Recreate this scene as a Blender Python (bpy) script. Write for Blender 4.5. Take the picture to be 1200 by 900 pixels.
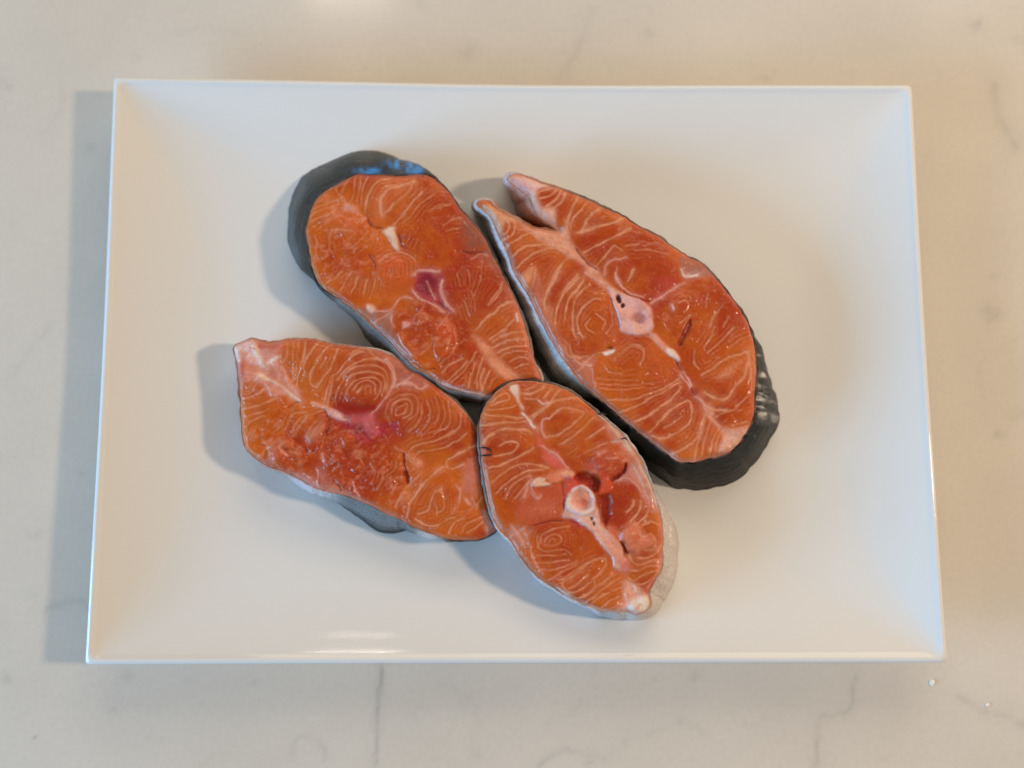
import bpy, math
import numpy as np

# ------------------------------------------------------------------ camera, world, lights, exposure
S = bpy.context.scene
for o in list(bpy.data.objects):
    bpy.data.objects.remove(o)
COL = S.collection
W0, H0, FPX = 1200.0, 900.0, 1100.0
TILT = math.radians(7.1)
DIST = 0.404
ZR = 0.022
CAM = np.array([0.0, -DIST * math.sin(TILT), ZR + DIST * math.cos(TILT)])
cd = bpy.data.cameras.new('camera')
cd.sensor_width = 36.0
cd.lens = 36.0 * FPX / W0
cd.clip_start, cd.clip_end = 0.01, 50
cam = bpy.data.objects.new('camera', cd)
cam.location = CAM
cam.rotation_euler = (TILT, 0, 0)
COL.objects.link(cam)
S.camera = cam
cd.dof.use_dof = True
cd.dof.focus_distance = 0.391
cd.dof.aperture_fstop = 3.0

wd = bpy.data.worlds.new('World')
S.world = wd
wd.use_nodes = True
bg = wd.node_tree.nodes['Background']
bg.inputs[0].default_value = (1.0, 0.86, 0.67, 1)
bg.inputs[1].default_value = 0.20
S.view_settings.view_transform = 'Standard'
S.view_settings.look = 'None'
S.view_settings.exposure = 0.14
S.view_settings.gamma = 1.0
S.view_settings.use_curve_mapping = False


def lamp(name, loc, target, energy, color, size, size_y=None, spread=180):
    ld = bpy.data.lights.new(name, 'AREA')
    ld.energy, ld.color, ld.size = energy, color, size
    ld.shape = 'DISK'
    if size_y:
        ld.shape = 'RECTANGLE'
        ld.size_y = size_y
    ld.spread = math.radians(spread)
    ob = bpy.data.objects.new(name, ld)
    ob.location = loc
    v = np.array(loc, float) - np.array(target, float)
    v /= np.linalg.norm(v)
    ob.rotation_euler = (math.acos(v[2]), 0, math.atan2(v[1], v[0]) + math.pi / 2)
    COL.objects.link(ob)
    return ob


lamp('key_lamp', (1.15, 0.02, 1.00), (0, 0, 0.02), 9.0, (1.0, 0.78, 0.56), 0.13)
lamp('window_light', (-1.45, -0.55, 0.42), (0, 0, 0), 27.0, (0.29, 0.62, 1.0), 0.9, 0.6)
lamp('back_light', (0.15, 0.95, 0.72), (0, 0.1, 0), 4.3, (1.0, 0.90, 0.76), 1.2, 0.5)  # broad warm area light from behind, its source unseen
lamp('strip_lamp', (-0.32, 0.935, 1.30), (-0.32, 0.9351, 0), 0.5, (1.0, 0.80, 0.66), 0.17, 0.022)
lamp('strip_lamp', (-0.30, 0.78, 1.30), (-0.30, 0.7801, 0), 0.05, (1.0, 0.80, 0.66), 0.12, 0.006)


# ------------------------------------------------------------------ pixel <-> world on a plane of known height
ct, st_ = math.cos(TILT), math.sin(TILT)


def unproj(px, py, z):
    px, py, z = np.asarray(px, float), np.asarray(py, float), np.asarray(z, float)
    cx, cy = (px - W0 / 2) / FPX, -(py - H0 / 2) / FPX
    dx = cx
    dy = cy * ct + st_
    dz = cy * st_ - ct
    t = (z - CAM[2]) / dz
    return CAM[0] + dx * t, CAM[1] + dy * t


def proj(x, y, z):
    X, Y, Z = x - CAM[0], y - CAM[1], z - CAM[2]
    yc = Y * ct + Z * st_
    zc = -Y * st_ + Z * ct
    return W0 / 2 + FPX * X / -zc, H0 / 2 - FPX * yc / -zc


# ------------------------------------------------------------------ small helpers
def lin(c):
    c = np.array(c, float) / 255.0
    return np.where(c <= 0.04045, c / 12.92, ((c + 0.055) / 1.055) ** 2.4)


def P(s, o=(0, 0)):
    return np.array([[float(a) / 6 + o[0], float(b) / 6 + o[1]] for a, b in
                     (t.split(',') for t in s.split())])


def catmull(p, closed=False, step=1.0):
    p = np.asarray(p, float)
    n = len(p)
    out = []
    segs = n if closed else n - 1
    for i in range(segs):
        if closed:
            p0, p1, p2, p3 = p[(i - 1) % n], p[i], p[(i + 1) % n], p[(i + 2) % n]
        else:
            p1, p2 = p[i], p[i + 1]
            p0 = p[i - 1] if i > 0 else 2 * p1 - p2
            p3 = p[i + 2] if i + 2 < n else 2 * p2 - p1
        k = max(2, int(np.hypot(*(p2 - p1)[:2]) / step))
        t = (np.arange(k) / k)[:, None]
        out.append(0.5 * (2 * p1 + (p2 - p0) * t + (2 * p0 - 5 * p1 + 4 * p2 - p3) * t ** 2
                          + (3 * p1 - p0 - 3 * p2 + p3) * t ** 3))
    if not closed:
        out.append(p[-1:])
    return np.vstack(out)


def seg_dist(X, Y, poly):
    """distance of every sample to a polyline"""
    best = np.full(X.shape, 1e9)
    for a, b in zip(poly[:-1], poly[1:]):
        d = b - a
        L = d @ d
        if L < 1e-12:
            continue
        t = np.clip(((X - a[0]) * d[0] + (Y - a[1]) * d[1]) / L, 0, 1)
        best = np.minimum(best, (X - a[0] - t * d[0]) ** 2 + (Y - a[1] - t * d[1]) ** 2)
    return np.sqrt(best)


def inside(X, Y, poly):
    c = np.zeros(X.shape, bool)
    n = len(poly)
    for i in range(n):
        x1, y1 = poly[i]
        x2, y2 = poly[(i + 1) % n]
        if y1 == y2:
            continue
        m = ((y1 > Y) != (y2 > Y)) & (X < (x2 - x1) * (Y - y1) / (y2 - y1) + x1)
        c ^= m
    return c


def vnoise(X, Y, scale, seed):
    rng = np.random.RandomState(seed)
    T = rng.rand(256, 256)
    u, v = X / scale + 77.3, Y / scale + 31.7
    i, j = np.floor(u).astype(int), np.floor(v).astype(int)
    f, g = u - i, v - j
    f, g = f * f * (3 - 2 * f), g * g * (3 - 2 * g)
    i0, j0, i1, j1 = i % 256, j % 256, (i + 1) % 256, (j + 1) % 256
    return 2 * ((T[i0, j0] * (1 - f) + T[i1, j0] * f) * (1 - g) + (T[i0, j1] * (1 - f) + T[i1, j1] * f) * g) - 1


def fbm(X, Y, scale, seed, n=3):
    a, s, r = 1.0, 0.0, 0
    for k in range(n):
        r = r + a * vnoise(X, Y, scale / 2 ** k, seed + k * 11)
        s += a
        a *= 0.55
    return r / s


def mesh_obj(name, co, quads, mat, parent=None, colors=None, normals=None, smooth=True):
    me = bpy.data.meshes.new(name)
    co = np.asarray(co, np.float32)
    quads = np.asarray(quads, np.int32)
    k = quads.shape[1]
    me.vertices.add(len(co))
    me.vertices.foreach_set('co', co.ravel())
    me.loops.add(quads.size)
    me.loops.foreach_set('vertex_index', quads.ravel())
    me.polygons.add(len(quads))
    me.polygons.foreach_set('loop_start', np.arange(0, quads.size, k, dtype=np.int32))
    if smooth:
        me.polygons.foreach_set('use_smooth', np.ones(len(quads), bool))
    me.update(calc_edges=True)
    if colors is not None:
        for nm, c in colors.items():
            a = me.color_attributes.new(nm, 'FLOAT_COLOR', 'POINT')
            c = np.asarray(c, np.float32)
            if c.shape[1] == 3:
                c = np.hstack([c, np.ones((len(c), 1), np.float32)])
            a.data.foreach_set('color', c.ravel())
    if normals is not None:
        me.normals_split_custom_set_from_vertices([tuple(v) for v in normals])
    me.materials.append(mat)
    ob = bpy.data.objects.new(name, me)
    COL.objects.link(ob)
    if parent:
        ob.parent = parent
    return ob


def tag(o, label=None, cat=None, group=None, kind=None):
    for k, v in (('label', label), ('category', cat), ('group', group), ('kind', kind)):
        if v:
            o[k] = v
    return o


def new_mat(name):
    m = bpy.data.materials.new(name)
    m.use_nodes = True
    nt = m.node_tree
    return m, nt, nt.nodes['Principled BSDF']


def node(nt, t, **kw):
    n = nt.nodes.new(t)
    for k, v in kw.items():
        setattr(n, k, v)
    return n


# ------------------------------------------------------------------ materials
def flesh_material(name, sss=0.2, rough=0.42, coat=0.65, bump=0.25, scale=1.0):
    m, nt, b = new_mat(name)
    at = node(nt, 'ShaderNodeAttribute', attribute_name='tint')
    tc = node(nt, 'ShaderNodeTexCoord')
    n1 = node(nt, 'ShaderNodeTexNoise')
    n1.inputs['Scale'].default_value = 900 * scale
    n1.inputs['Detail'].default_value = 5
    n2 = node(nt, 'ShaderNodeTexNoise')
    n2.inputs['Scale'].default_value = 2600 * scale
    n2.inputs['Detail'].default_value = 2
    hsv = node(nt, 'ShaderNodeHueSaturation')
    mr = node(nt, 'ShaderNodeMapRange')
    mr.inputs['From Min'].default_value, mr.inputs['From Max'].default_value = 0.3, 0.7
    mr.inputs['To Min'].default_value, mr.inputs['To Max'].default_value = 0.93, 1.07
    for n in (n1, n2):
        nt.links.new(tc.outputs['Object'], n.inputs['Vector'])
    nt.links.new(n1.outputs['Fac'], mr.inputs['Value'])
    nt.links.new(mr.outputs[0], hsv.inputs['Value'])
    nt.links.new(at.outputs['Color'], hsv.inputs['Color'])
    nt.links.new(hsv.outputs[0], b.inputs['Base Color'])
    add = node(nt, 'ShaderNodeMath', operation='MULTIPLY_ADD')
    add.inputs[1].default_value = 0.5
    nt.links.new(n2.outputs['Fac'], add.inputs[0])
    nt.links.new(n1.outputs['Fac'], add.inputs[2])
    bp = node(nt, 'ShaderNodeBump')
    bp.inputs['Strength'].default_value = bump
    bp.inputs['Distance'].default_value = 0.0006
    nt.links.new(add.outputs[0], bp.inputs['Height'])
    nt.links.new(bp.outputs[0], b.inputs['Normal'])
    # wet surface broken into tiny facets, each tilted its own way
    vo = node(nt, 'ShaderNodeTexVoronoi')
    vo.inputs['Scale'].default_value = 1700 * scale
    nt.links.new(tc.outputs['Object'], vo.inputs['Vector'])
    n3 = node(nt, 'ShaderNodeTexNoise')
    n3.inputs['Scale'].default_value = 130
    n3.inputs['Detail'].default_value = 3
    nt.links.new(tc.outputs['Object'], n3.inputs['Vector'])
    th = node(nt, 'ShaderNodeMapRange')
    th.inputs['From Min'].default_value, th.inputs['From Max'].default_value = 0.42, 0.66
    th.inputs['To Min'].default_value, th.inputs['To Max'].default_value = 0.0, 1.15
    nt.links.new(n3.outputs['Fac'], th.inputs['Value'])
    sub = node(nt, 'ShaderNodeVectorMath', operation='SUBTRACT')
    sub.inputs[1].default_value = (0.5, 0.5, 0.5)
    nt.links.new(vo.outputs['Color'], sub.inputs[0])
    sc_ = node(nt, 'ShaderNodeVectorMath', operation='SCALE')
    nt.links.new(sub.outputs[0], sc_.inputs[0])
    nt.links.new(th.outputs[0], sc_.inputs['Scale'])
    ad = node(nt, 'ShaderNodeVectorMath', operation='ADD')
    nt.links.new(sc_.outputs[0], ad.inputs[0])
    nt.links.new(bp.outputs[0], ad.inputs[1])
    no = node(nt, 'ShaderNodeVectorMath', operation='NORMALIZE')
    nt.links.new(ad.outputs[0], no.inputs[0])
    nt.links.new(no.outputs[0], b.inputs['Coat Normal'])
    b.inputs['Roughness'].default_value = rough
    b.inputs['Subsurface Weight'].default_value = sss
    b.inputs['Subsurface Radius'].default_value = (1.0, 0.38, 0.15)
    b.inputs['Subsurface Scale'].default_value = 0.0009
    b.inputs['Specular IOR Level'].default_value = 0.1
    b.inputs['Coat Weight'].default_value = coat
    b.inputs['Coat Roughness'].default_value = 0.06
    return m


M_FLESH = flesh_material('raw_salmon_flesh')
M_FAT = flesh_material('connective_fat', sss=0.3, coat=0.5, bump=0.2)
M_BONE = flesh_material('wet_bone', sss=0.4, rough=0.25, coat=0.7, bump=0.06)
M_BLOOD = flesh_material('blood_clot', sss=0.25, rough=0.28, coat=0.7, bump=0.3)


def skin_material():
    m, nt, b = new_mat('wet_salmon_skin')
    at = node(nt, 'ShaderNodeAttribute', attribute_name='tint')
    uv = node(nt, 'ShaderNodeAttribute', attribute_name='skin_uv')
    vo = node(nt, 'ShaderNodeTexVoronoi', feature='DISTANCE_TO_EDGE')
    vo.inputs['Scale'].default_value = 1.0
    mp = node(nt, 'ShaderNodeMapping')
    mp.inputs['Scale'].default_value = (0.32, 0.5, 1)
    nt.links.new(uv.outputs['Vector'], mp.inputs['Vector'])
    nt.links.new(mp.outputs[0], vo.inputs['Vector'])
    ns = node(nt, 'ShaderNodeTexNoise')
    ns.inputs['Scale'].default_value = 0.35
    ns.inputs['Detail'].default_value = 6
    nt.links.new(uv.outputs['Vector'], ns.inputs['Vector'])
    mr = node(nt, 'ShaderNodeMapRange')
    mr.inputs['From Max'].default_value = 0.25
    mr.inputs['To Min'].default_value, mr.inputs['To Max'].default_value = 0.80, 1.05
    nt.links.new(vo.outputs['Distance'], mr.inputs['Value'])
    mr2 = node(nt, 'ShaderNodeMapRange')
    mr2.inputs['From Min'].default_value, mr2.inputs['From Max'].default_value = 0.3, 0.7
    mr2.inputs['To Min'].default_value, mr2.inputs['To Max'].default_value = 0.78, 1.16
    nt.links.new(ns.outputs['Fac'], mr2.inputs['Value'])
    mu = node(nt, 'ShaderNodeMath', operation='MULTIPLY')
    nt.links.new(mr.outputs[0], mu.inputs[0])
    nt.links.new(mr2.outputs[0], mu.inputs[1])
    hs = node(nt, 'ShaderNodeHueSaturation')
    nt.links.new(at.outputs['Color'], hs.inputs['Color'])
    nt.links.new(mu.outputs[0], hs.inputs['Value'])
    nt.links.new(hs.outputs[0], b.inputs['Base Color'])
    bp = node(nt, 'ShaderNodeBump')
    bp.inputs['Strength'].default_value = 0.3
    bp.inputs['Distance'].default_value = 0.0005
    nt.links.new(mu.outputs[0], bp.inputs['Height'])
    nt.links.new(bp.outputs[0], b.inputs['Normal'])
    b.inputs['Roughness'].default_value = 0.42
    b.inputs['Specular IOR Level'].default_value = 0.12
    b.inputs['Coat Weight'].default_value = 0.2
    b.inputs['Coat Roughness'].default_value = 0.14
    b.inputs['Sheen Weight'].default_value = 0.0
    return m


M_SKIN = skin_material()

m, nt, b = new_mat('white_glazed_china')
tc = node(nt, 'ShaderNodeTexCoord')
ns = node(nt, 'ShaderNodeTexNoise')
ns.inputs['Scale'].default_value = 18
ns.inputs['Detail'].default_value = 2
nt.links.new(tc.outputs['Object'], ns.inputs['Vector'])
bp = node(nt, 'ShaderNodeBump')
bp.inputs['Strength'].default_value = 0.05
bp.inputs['Distance'].default_value = 0.002
nt.links.new(ns.outputs['Fac'], bp.inputs['Height'])
nt.links.new(bp.outputs[0], b.inputs['Normal'])
b.inputs['Base Color'].default_value = (0.87, 0.865, 0.855, 1)
b.inputs['Roughness'].default_value = 0.07
b.inputs['Specular IOR Level'].default_value = 0.5
M_CHINA = m

m, nt, b = new_mat('polished_quartz')
at = node(nt, 'ShaderNodeAttribute', attribute_name='tint')
tc = node(nt, 'ShaderNodeTexCoord')
n1 = node(nt, 'ShaderNodeTexNoise')
n1.inputs['Scale'].default_value = 14
n1.inputs['Detail'].default_value = 8
n1.inputs['Roughness'].default_value = 0.6
n2 = node(nt, 'ShaderNodeTexNoise')
n2.inputs['Scale'].default_value = 420
n2.inputs['Detail'].default_value = 3
for n in (n1, n2):
    nt.links.new(tc.outputs['Object'], n.inputs['Vector'])
mr = node(nt, 'ShaderNodeMapRange')
mr.inputs['From Min'].default_value, mr.inputs['From Max'].default_value = 0.3, 0.7
mr.inputs['To Min'].default_value, mr.inputs['To Max'].default_value = 0.955, 1.035
nt.links.new(n1.outputs['Fac'], mr.inputs['Value'])
mr2 = node(nt, 'ShaderNodeMapRange')
mr2.inputs['From Min'].default_value, mr2.inputs['From Max'].default_value = 0.3, 0.7
mr2.inputs['To Min'].default_value, mr2.inputs['To Max'].default_value = 0.975, 1.025
nt.links.new(n2.outputs['Fac'], mr2.inputs['Value'])
mu = node(nt, 'ShaderNodeMath', operation='MULTIPLY')
nt.links.new(mr.outputs[0], mu.inputs[0])
nt.links.new(mr2.outputs[0], mu.inputs[1])
hs = node(nt, 'ShaderNodeHueSaturation')
nt.links.new(at.outputs['Color'], hs.inputs['Color'])
nt.links.new(mu.outputs[0], hs.inputs['Value'])
nt.links.new(hs.outputs[0], b.inputs['Base Color'])
b.inputs['Roughness'].default_value = 0.12
b.inputs['Specular IOR Level'].default_value = 0.22
M_QUARTZ = m

m, nt, b = new_mat('white_glint')  # near-white solid standing in for lamp reflections
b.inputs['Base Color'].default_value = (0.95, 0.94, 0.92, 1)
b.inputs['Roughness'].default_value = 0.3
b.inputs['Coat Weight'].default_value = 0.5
M_GLINT = m

m, nt, b = new_mat('black_skin_shred')
b.inputs['Base Color'].default_value = (0.012, 0.011, 0.01, 1)
b.inputs['Roughness'].default_value = 0.35
M_SHRED = m


# ------------------------------------------------------------------ countertop: veined quartz slab
def build_counter():
    fine = np.linspace(-0.30, 0.30, 401)
    xs = np.concatenate([[-1.2, -0.8, -0.5, -0.36], fine, [0.36, 0.5, 0.8, 1.2]])
    fy = np.linspace(-0.24, 0.26, 335)
    ys = np.concatenate([[-0.9, -0.6, -0.35], fy, [0.32, 0.5, 0.8, 1.0]])
    X, Y = np.meshgrid(xs, ys, indexing='ij')
    px, py = proj(X, Y, 0.0)
    wx = px + 5 * fbm(px, py, 26, 5)
    wy = py + 5 * fbm(px, py, 26, 9)
    base = np.array([0.745, 0.682, 0.602])
    a = np.zeros(X.shape)
    veins = [("1165,100 1170,135 1178,150 1190,172", 4, .30), ("692,12 676,55 655,100", 4, .18),
             ("445,775 447,800 440,860 438,880 442,905", 2.2, .45), ("1002,792 997,828 975,838 960,846 955,900", 2.6, .28),
             ("341,884 345,870 362,863 378,872 380,890", 2, .2), ("630,898 645,885 668,880 710,886", 2.4, .25),
             ("1122,813 1150,832 1182,842", 3, .28), ("8,445 30,415 60,380", 3, .12), ("52,716 85,705 102,712", 3, .25),
             ("55,160 75,120 70,80", 3, .08), ("700,770 690,820 640,850", 2, .08), ("520,800 560,830 555,880", 3, .08),
             ("1190,395 1150,430 1160,520", 3, .08), ("210,40 240,30 300,50", 3, .08), ("760,860 800,845 830,865", 2, .1)]
    for s, w, al in veins:
        pl = catmull(np.array([[float(q) for q in t.split(',')] for t in s.split()]), step=3)
        d = seg_dist(wx, wy, pl)
        a = np.maximum(a, al * np.exp(-(d / w) ** 2) * (0.55 + 0.45 * vnoise(px, py, 14, 3)) + 0.25 * al * np.exp(-(d / (w * 4)) ** 2))
    rng = np.random.RandomState(4)
    spots = [(495, 6, 6, .22), (548, 60, 13, .16), (107, 175, 7, .18), (160, 67, 7, .14), (7, 98, 11, .18), (1145, 30, 9, .34),
             (1196, 47, 8, .25), (760, 40, 7, .2), (895, 90, 8, .2), (1160, 367, 14, .3), (1165, 325, 8, .15), (1085, 180, 6, .12),
             (42, 627, 7, .25), (37, 696, 8, .2), (42, 865, 3, .5), (147, 795, 7, .3), (132, 832, 6, .15), (10, 795, 9, .2),
             (95, 555, 4, .2), (817, 792, 6, .4), (770, 795, 4, .25), (798, 845, 5, .2), (1190, 485, 9, .25), (1170, 510, 9, .22),
             (1198, 850, 8, .3), (690, 890, 8, .18), (300, 800, 5, .15), (560, 885, 5, .2), (660, 60, 10, .1), (120, 700, 6, .15),
             (188, 866, 3, .2), (548, 820, 3, .2)]
    for k in range(60):
        spots.append((rng.uniform(0, 1200), rng.choice([rng.uniform(0, 90), rng.uniform(785, 900)]), rng.uniform(1.5, 5), rng.uniform(.05, .16)))
    for x, y, r, al in spots:
        d2 = ((wx - x) ** 2 + ((wy - y) * 1.2) ** 2) / r ** 2
        a = np.maximum(a, al * np.exp(-d2) * (0.7 + 0.5 * vnoise(px, py, 5, 8)))
    cloud = 1 + 0.035 * fbm(px, py, 130, 21)
    tint = base * cloud[..., None] * (1 - a[..., None]) + a[..., None] * np.array([0.30, 0.295, 0.28])
    nx, ny = X.shape
    idx = np.arange(nx * ny).reshape(nx, ny)
    q = np.stack([idx[:-1, :-1], idx[1:, :-1], idx[1:, 1:], idx[:-1, 1:]], -1).reshape(-1, 4)
    top = np.stack([X, Y, np.zeros_like(X)], -1).reshape(-1, 3)
    rim = np.concatenate([idx[:, 0], idx[-1, 1:], idx[::-1, -1][1:], idx[0, ::-1][1:-1]])
    low = top[rim] + np.array([0, 0, -0.03])
    n0 = len(top)
    li = n0 + np.arange(len(rim))
    side = np.stack([rim, li, np.roll(li, -1), np.roll(rim, -1)], -1)
    co = np.vstack([top, low])
    c = np.vstack([tint.reshape(-1, 3), np.tile(base, (len(rim), 1))])
    ob = mesh_obj('countertop', co, np.vstack([q, side]), M_QUARTZ, colors={'tint': c})
    tag(ob, 'pale beige polished quartz worktop with faint grey veins', 'countertop', kind='structure')


build_counter()

# ------------------------------------------------------------------ plate: rectangular coupe dish with raised rim
PZ = 0.0062           # upper surface of the flat middle


def build_plate():
    crn = []
    for (x, y) in ((133, 89), (1069, 99), (1111, 777), (99, 779)):
        crn.append(np.array(unproj(x, y, 0.0204)))
    crn = np.array(crn)
    # profile: (inset from rim, height) from the top centre outwards, round the lip, back under to the foot
    w_, h_ = 0.0605, 0.0157
    top = [(0.062, PZ)] + [(i_, PZ + h_ * ((w_ - i_) / w_) ** 2.02) for i_ in
                           (0.052, 0.048, 0.044, 0.040, 0.036, 0.032, 0.028, 0.024, 0.021, 0.018, 0.015, 0.0125, 0.010, 0.008, 0.006, 0.0045, 0.0032)] + [
           (0.0026, 0.0209), (0.0019, 0.0212), (0.0012, 0.0210), (0.0005, 0.0205), (0.0, 0.0197), (0.0002, 0.0187), (0.0011, 0.0179),
           (0.004, 0.0163), (0.010, 0.0143), (0.018, 0.0098), (0.028, 0.0055), (0.040, 0.0022), (0.048, 0.0012),
           (0.050, 0.0002), (0.054, 0.0002), (0.056, 0.0014), (0.064, 0.0016)]
    c0 = crn.mean(0)
    rings = []
    NS, NC = 40, 10
    eu = [(crn[(i + 1) % 4] - crn[i]) for i in range(4)]
    eu = [e / np.linalg.norm(e) for e in eu]

    def ring(inset, z):
        r = 0.0022 + 0.95 * inset
        inn = []
        for i in range(4):
            e1, e0 = eu[i], eu[i - 1]
            cc = crn[i] + inset * (e1 - e0)
            inn.append(cc)
        pts, hs = [], []
        for i in range(4):
            a, e1, e0 = inn[i], eu[i], eu[i - 1]
            p1, p2 = a - e0 * r, a + e1 * r
            for k in range(NC):
                t = k / NC
                pts.append((1 - t) ** 2 * p1 + 2 * t * (1 - t) * a + t * t * p2)
                hs.append(1.0)
            nxt = inn[(i + 1) % 4] - e1 * r
            for k in range(NS):
                t = k / NS
                pts.append(p2 * (1 - t) + nxt * t)
                hs.append(abs(2 * t - 1) ** 1.6 + 0.10 * math.sin(9 * t + 2 * i) * min(1, 6 * t, 6 - 6 * t))
        pts = np.array(pts)
        hs = np.array(hs)
        w = np.clip(1 - inset / 0.045, 0, 1) ** 2
        sag = np.array([0.0036, 0.0018, 0.0012, 0.0018])
        side = np.repeat(sag, NC + NS)
        zz = z - (1 - hs) * side * w * (z > 0.004)
        return np.column_stack([pts, zz])
    for ins, z in top:
        rings.append(ring(ins, z))
    n = NC * 4 + NS * 4
    co = np.vstack(rings + [np.array([[c0[0], c0[1], PZ]]), np.array([[c0[0], c0[1], 0.0016]])])
    fc = []
    for k in range(len(rings) - 1):
        a = k * n + np.arange(n)
        bq = (k + 1) * n + np.arange(n)
        fc.append(np.stack([a, bq, np.roll(bq, -1), np.roll(a, -1)], -1))
    # flat middle: one more set of shrinking rings to the centre
    f = np.vstack(fc)
    ci = len(rings) * n
    a = np.arange(n)
    cap = np.stack([np.full(n, ci), a, np.roll(a, -1), np.roll(a, -1)], -1)
    last = (len(rings) - 1) * n + np.arange(n)
    cap2 = np.stack([np.full(n, ci + 1), np.roll(last, -1), last, last], -1)
    me = bpy.data.meshes.new('serving_plate')
    faces = [tuple(int(v) for v in q) for q in f] + [(int(q[0]), int(q[1]), int(q[2])) for q in cap] + [(int(q[0]), int(q[1]), int(q[2])) for q in cap2]
    me.from_pydata([tuple(v) for v in co], [], faces)
    me.polygons.foreach_set('use_smooth', np.ones(len(me.polygons), bool))
    me.materials.append(M_CHINA)
    me.update()
    ob = bpy.data.objects.new('serving_plate', me)
    COL.objects.link(ob)
    tag(ob, 'large white rectangular glazed plate with upturned rim on the countertop', 'plate')
    return ob


build_plate()

# ------------------------------------------------------------------ salmon steaks
A, B, C, D = (330, 170), (450, 210), (350, 300), (450, 340)
E, F, G, H, I = (550, 195), (720, 250), (570, 320), (720, 380), (680, 440)
J, K, M, N = (265, 390), (410, 390), (265, 490), (410, 500)
O, Q_, R = (550, 435), (560, 550), (640, 590)
PP = (620, 450)
KA = 1.08                       # photo colour -> albedo
PALE = (226, 150, 110)
PINK = (232, 165, 148)
WHITE = (242, 214, 200)
DARK = (128, 32, 14)
FLESH = (210, 102, 24)
RED = (168, 46, 22)

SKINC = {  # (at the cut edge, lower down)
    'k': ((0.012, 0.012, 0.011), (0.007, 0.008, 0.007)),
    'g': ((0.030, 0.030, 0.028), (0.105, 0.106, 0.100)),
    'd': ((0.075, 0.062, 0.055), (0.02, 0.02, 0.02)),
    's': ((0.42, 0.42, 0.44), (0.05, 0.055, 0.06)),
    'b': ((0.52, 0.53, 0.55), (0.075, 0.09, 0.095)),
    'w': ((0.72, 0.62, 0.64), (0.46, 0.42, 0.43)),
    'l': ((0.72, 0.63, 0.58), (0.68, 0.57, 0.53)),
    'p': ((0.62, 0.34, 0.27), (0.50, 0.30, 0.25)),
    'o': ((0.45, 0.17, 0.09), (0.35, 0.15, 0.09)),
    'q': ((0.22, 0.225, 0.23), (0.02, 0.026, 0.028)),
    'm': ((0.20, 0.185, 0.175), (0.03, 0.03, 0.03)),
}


def parse_outline(s):
    pts = []
    key = 'd'
    for t in s.split():
        f = t.split(':')
        x, y = [float(v) for v in f[0].split(',')]
        off = None
        for g in f[1:]:
            if ',' in g:
                off = [float(v) for v in g.split(',')]
            else:
                key = g
        pts.append((x, y, off, key))
    return pts


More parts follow.
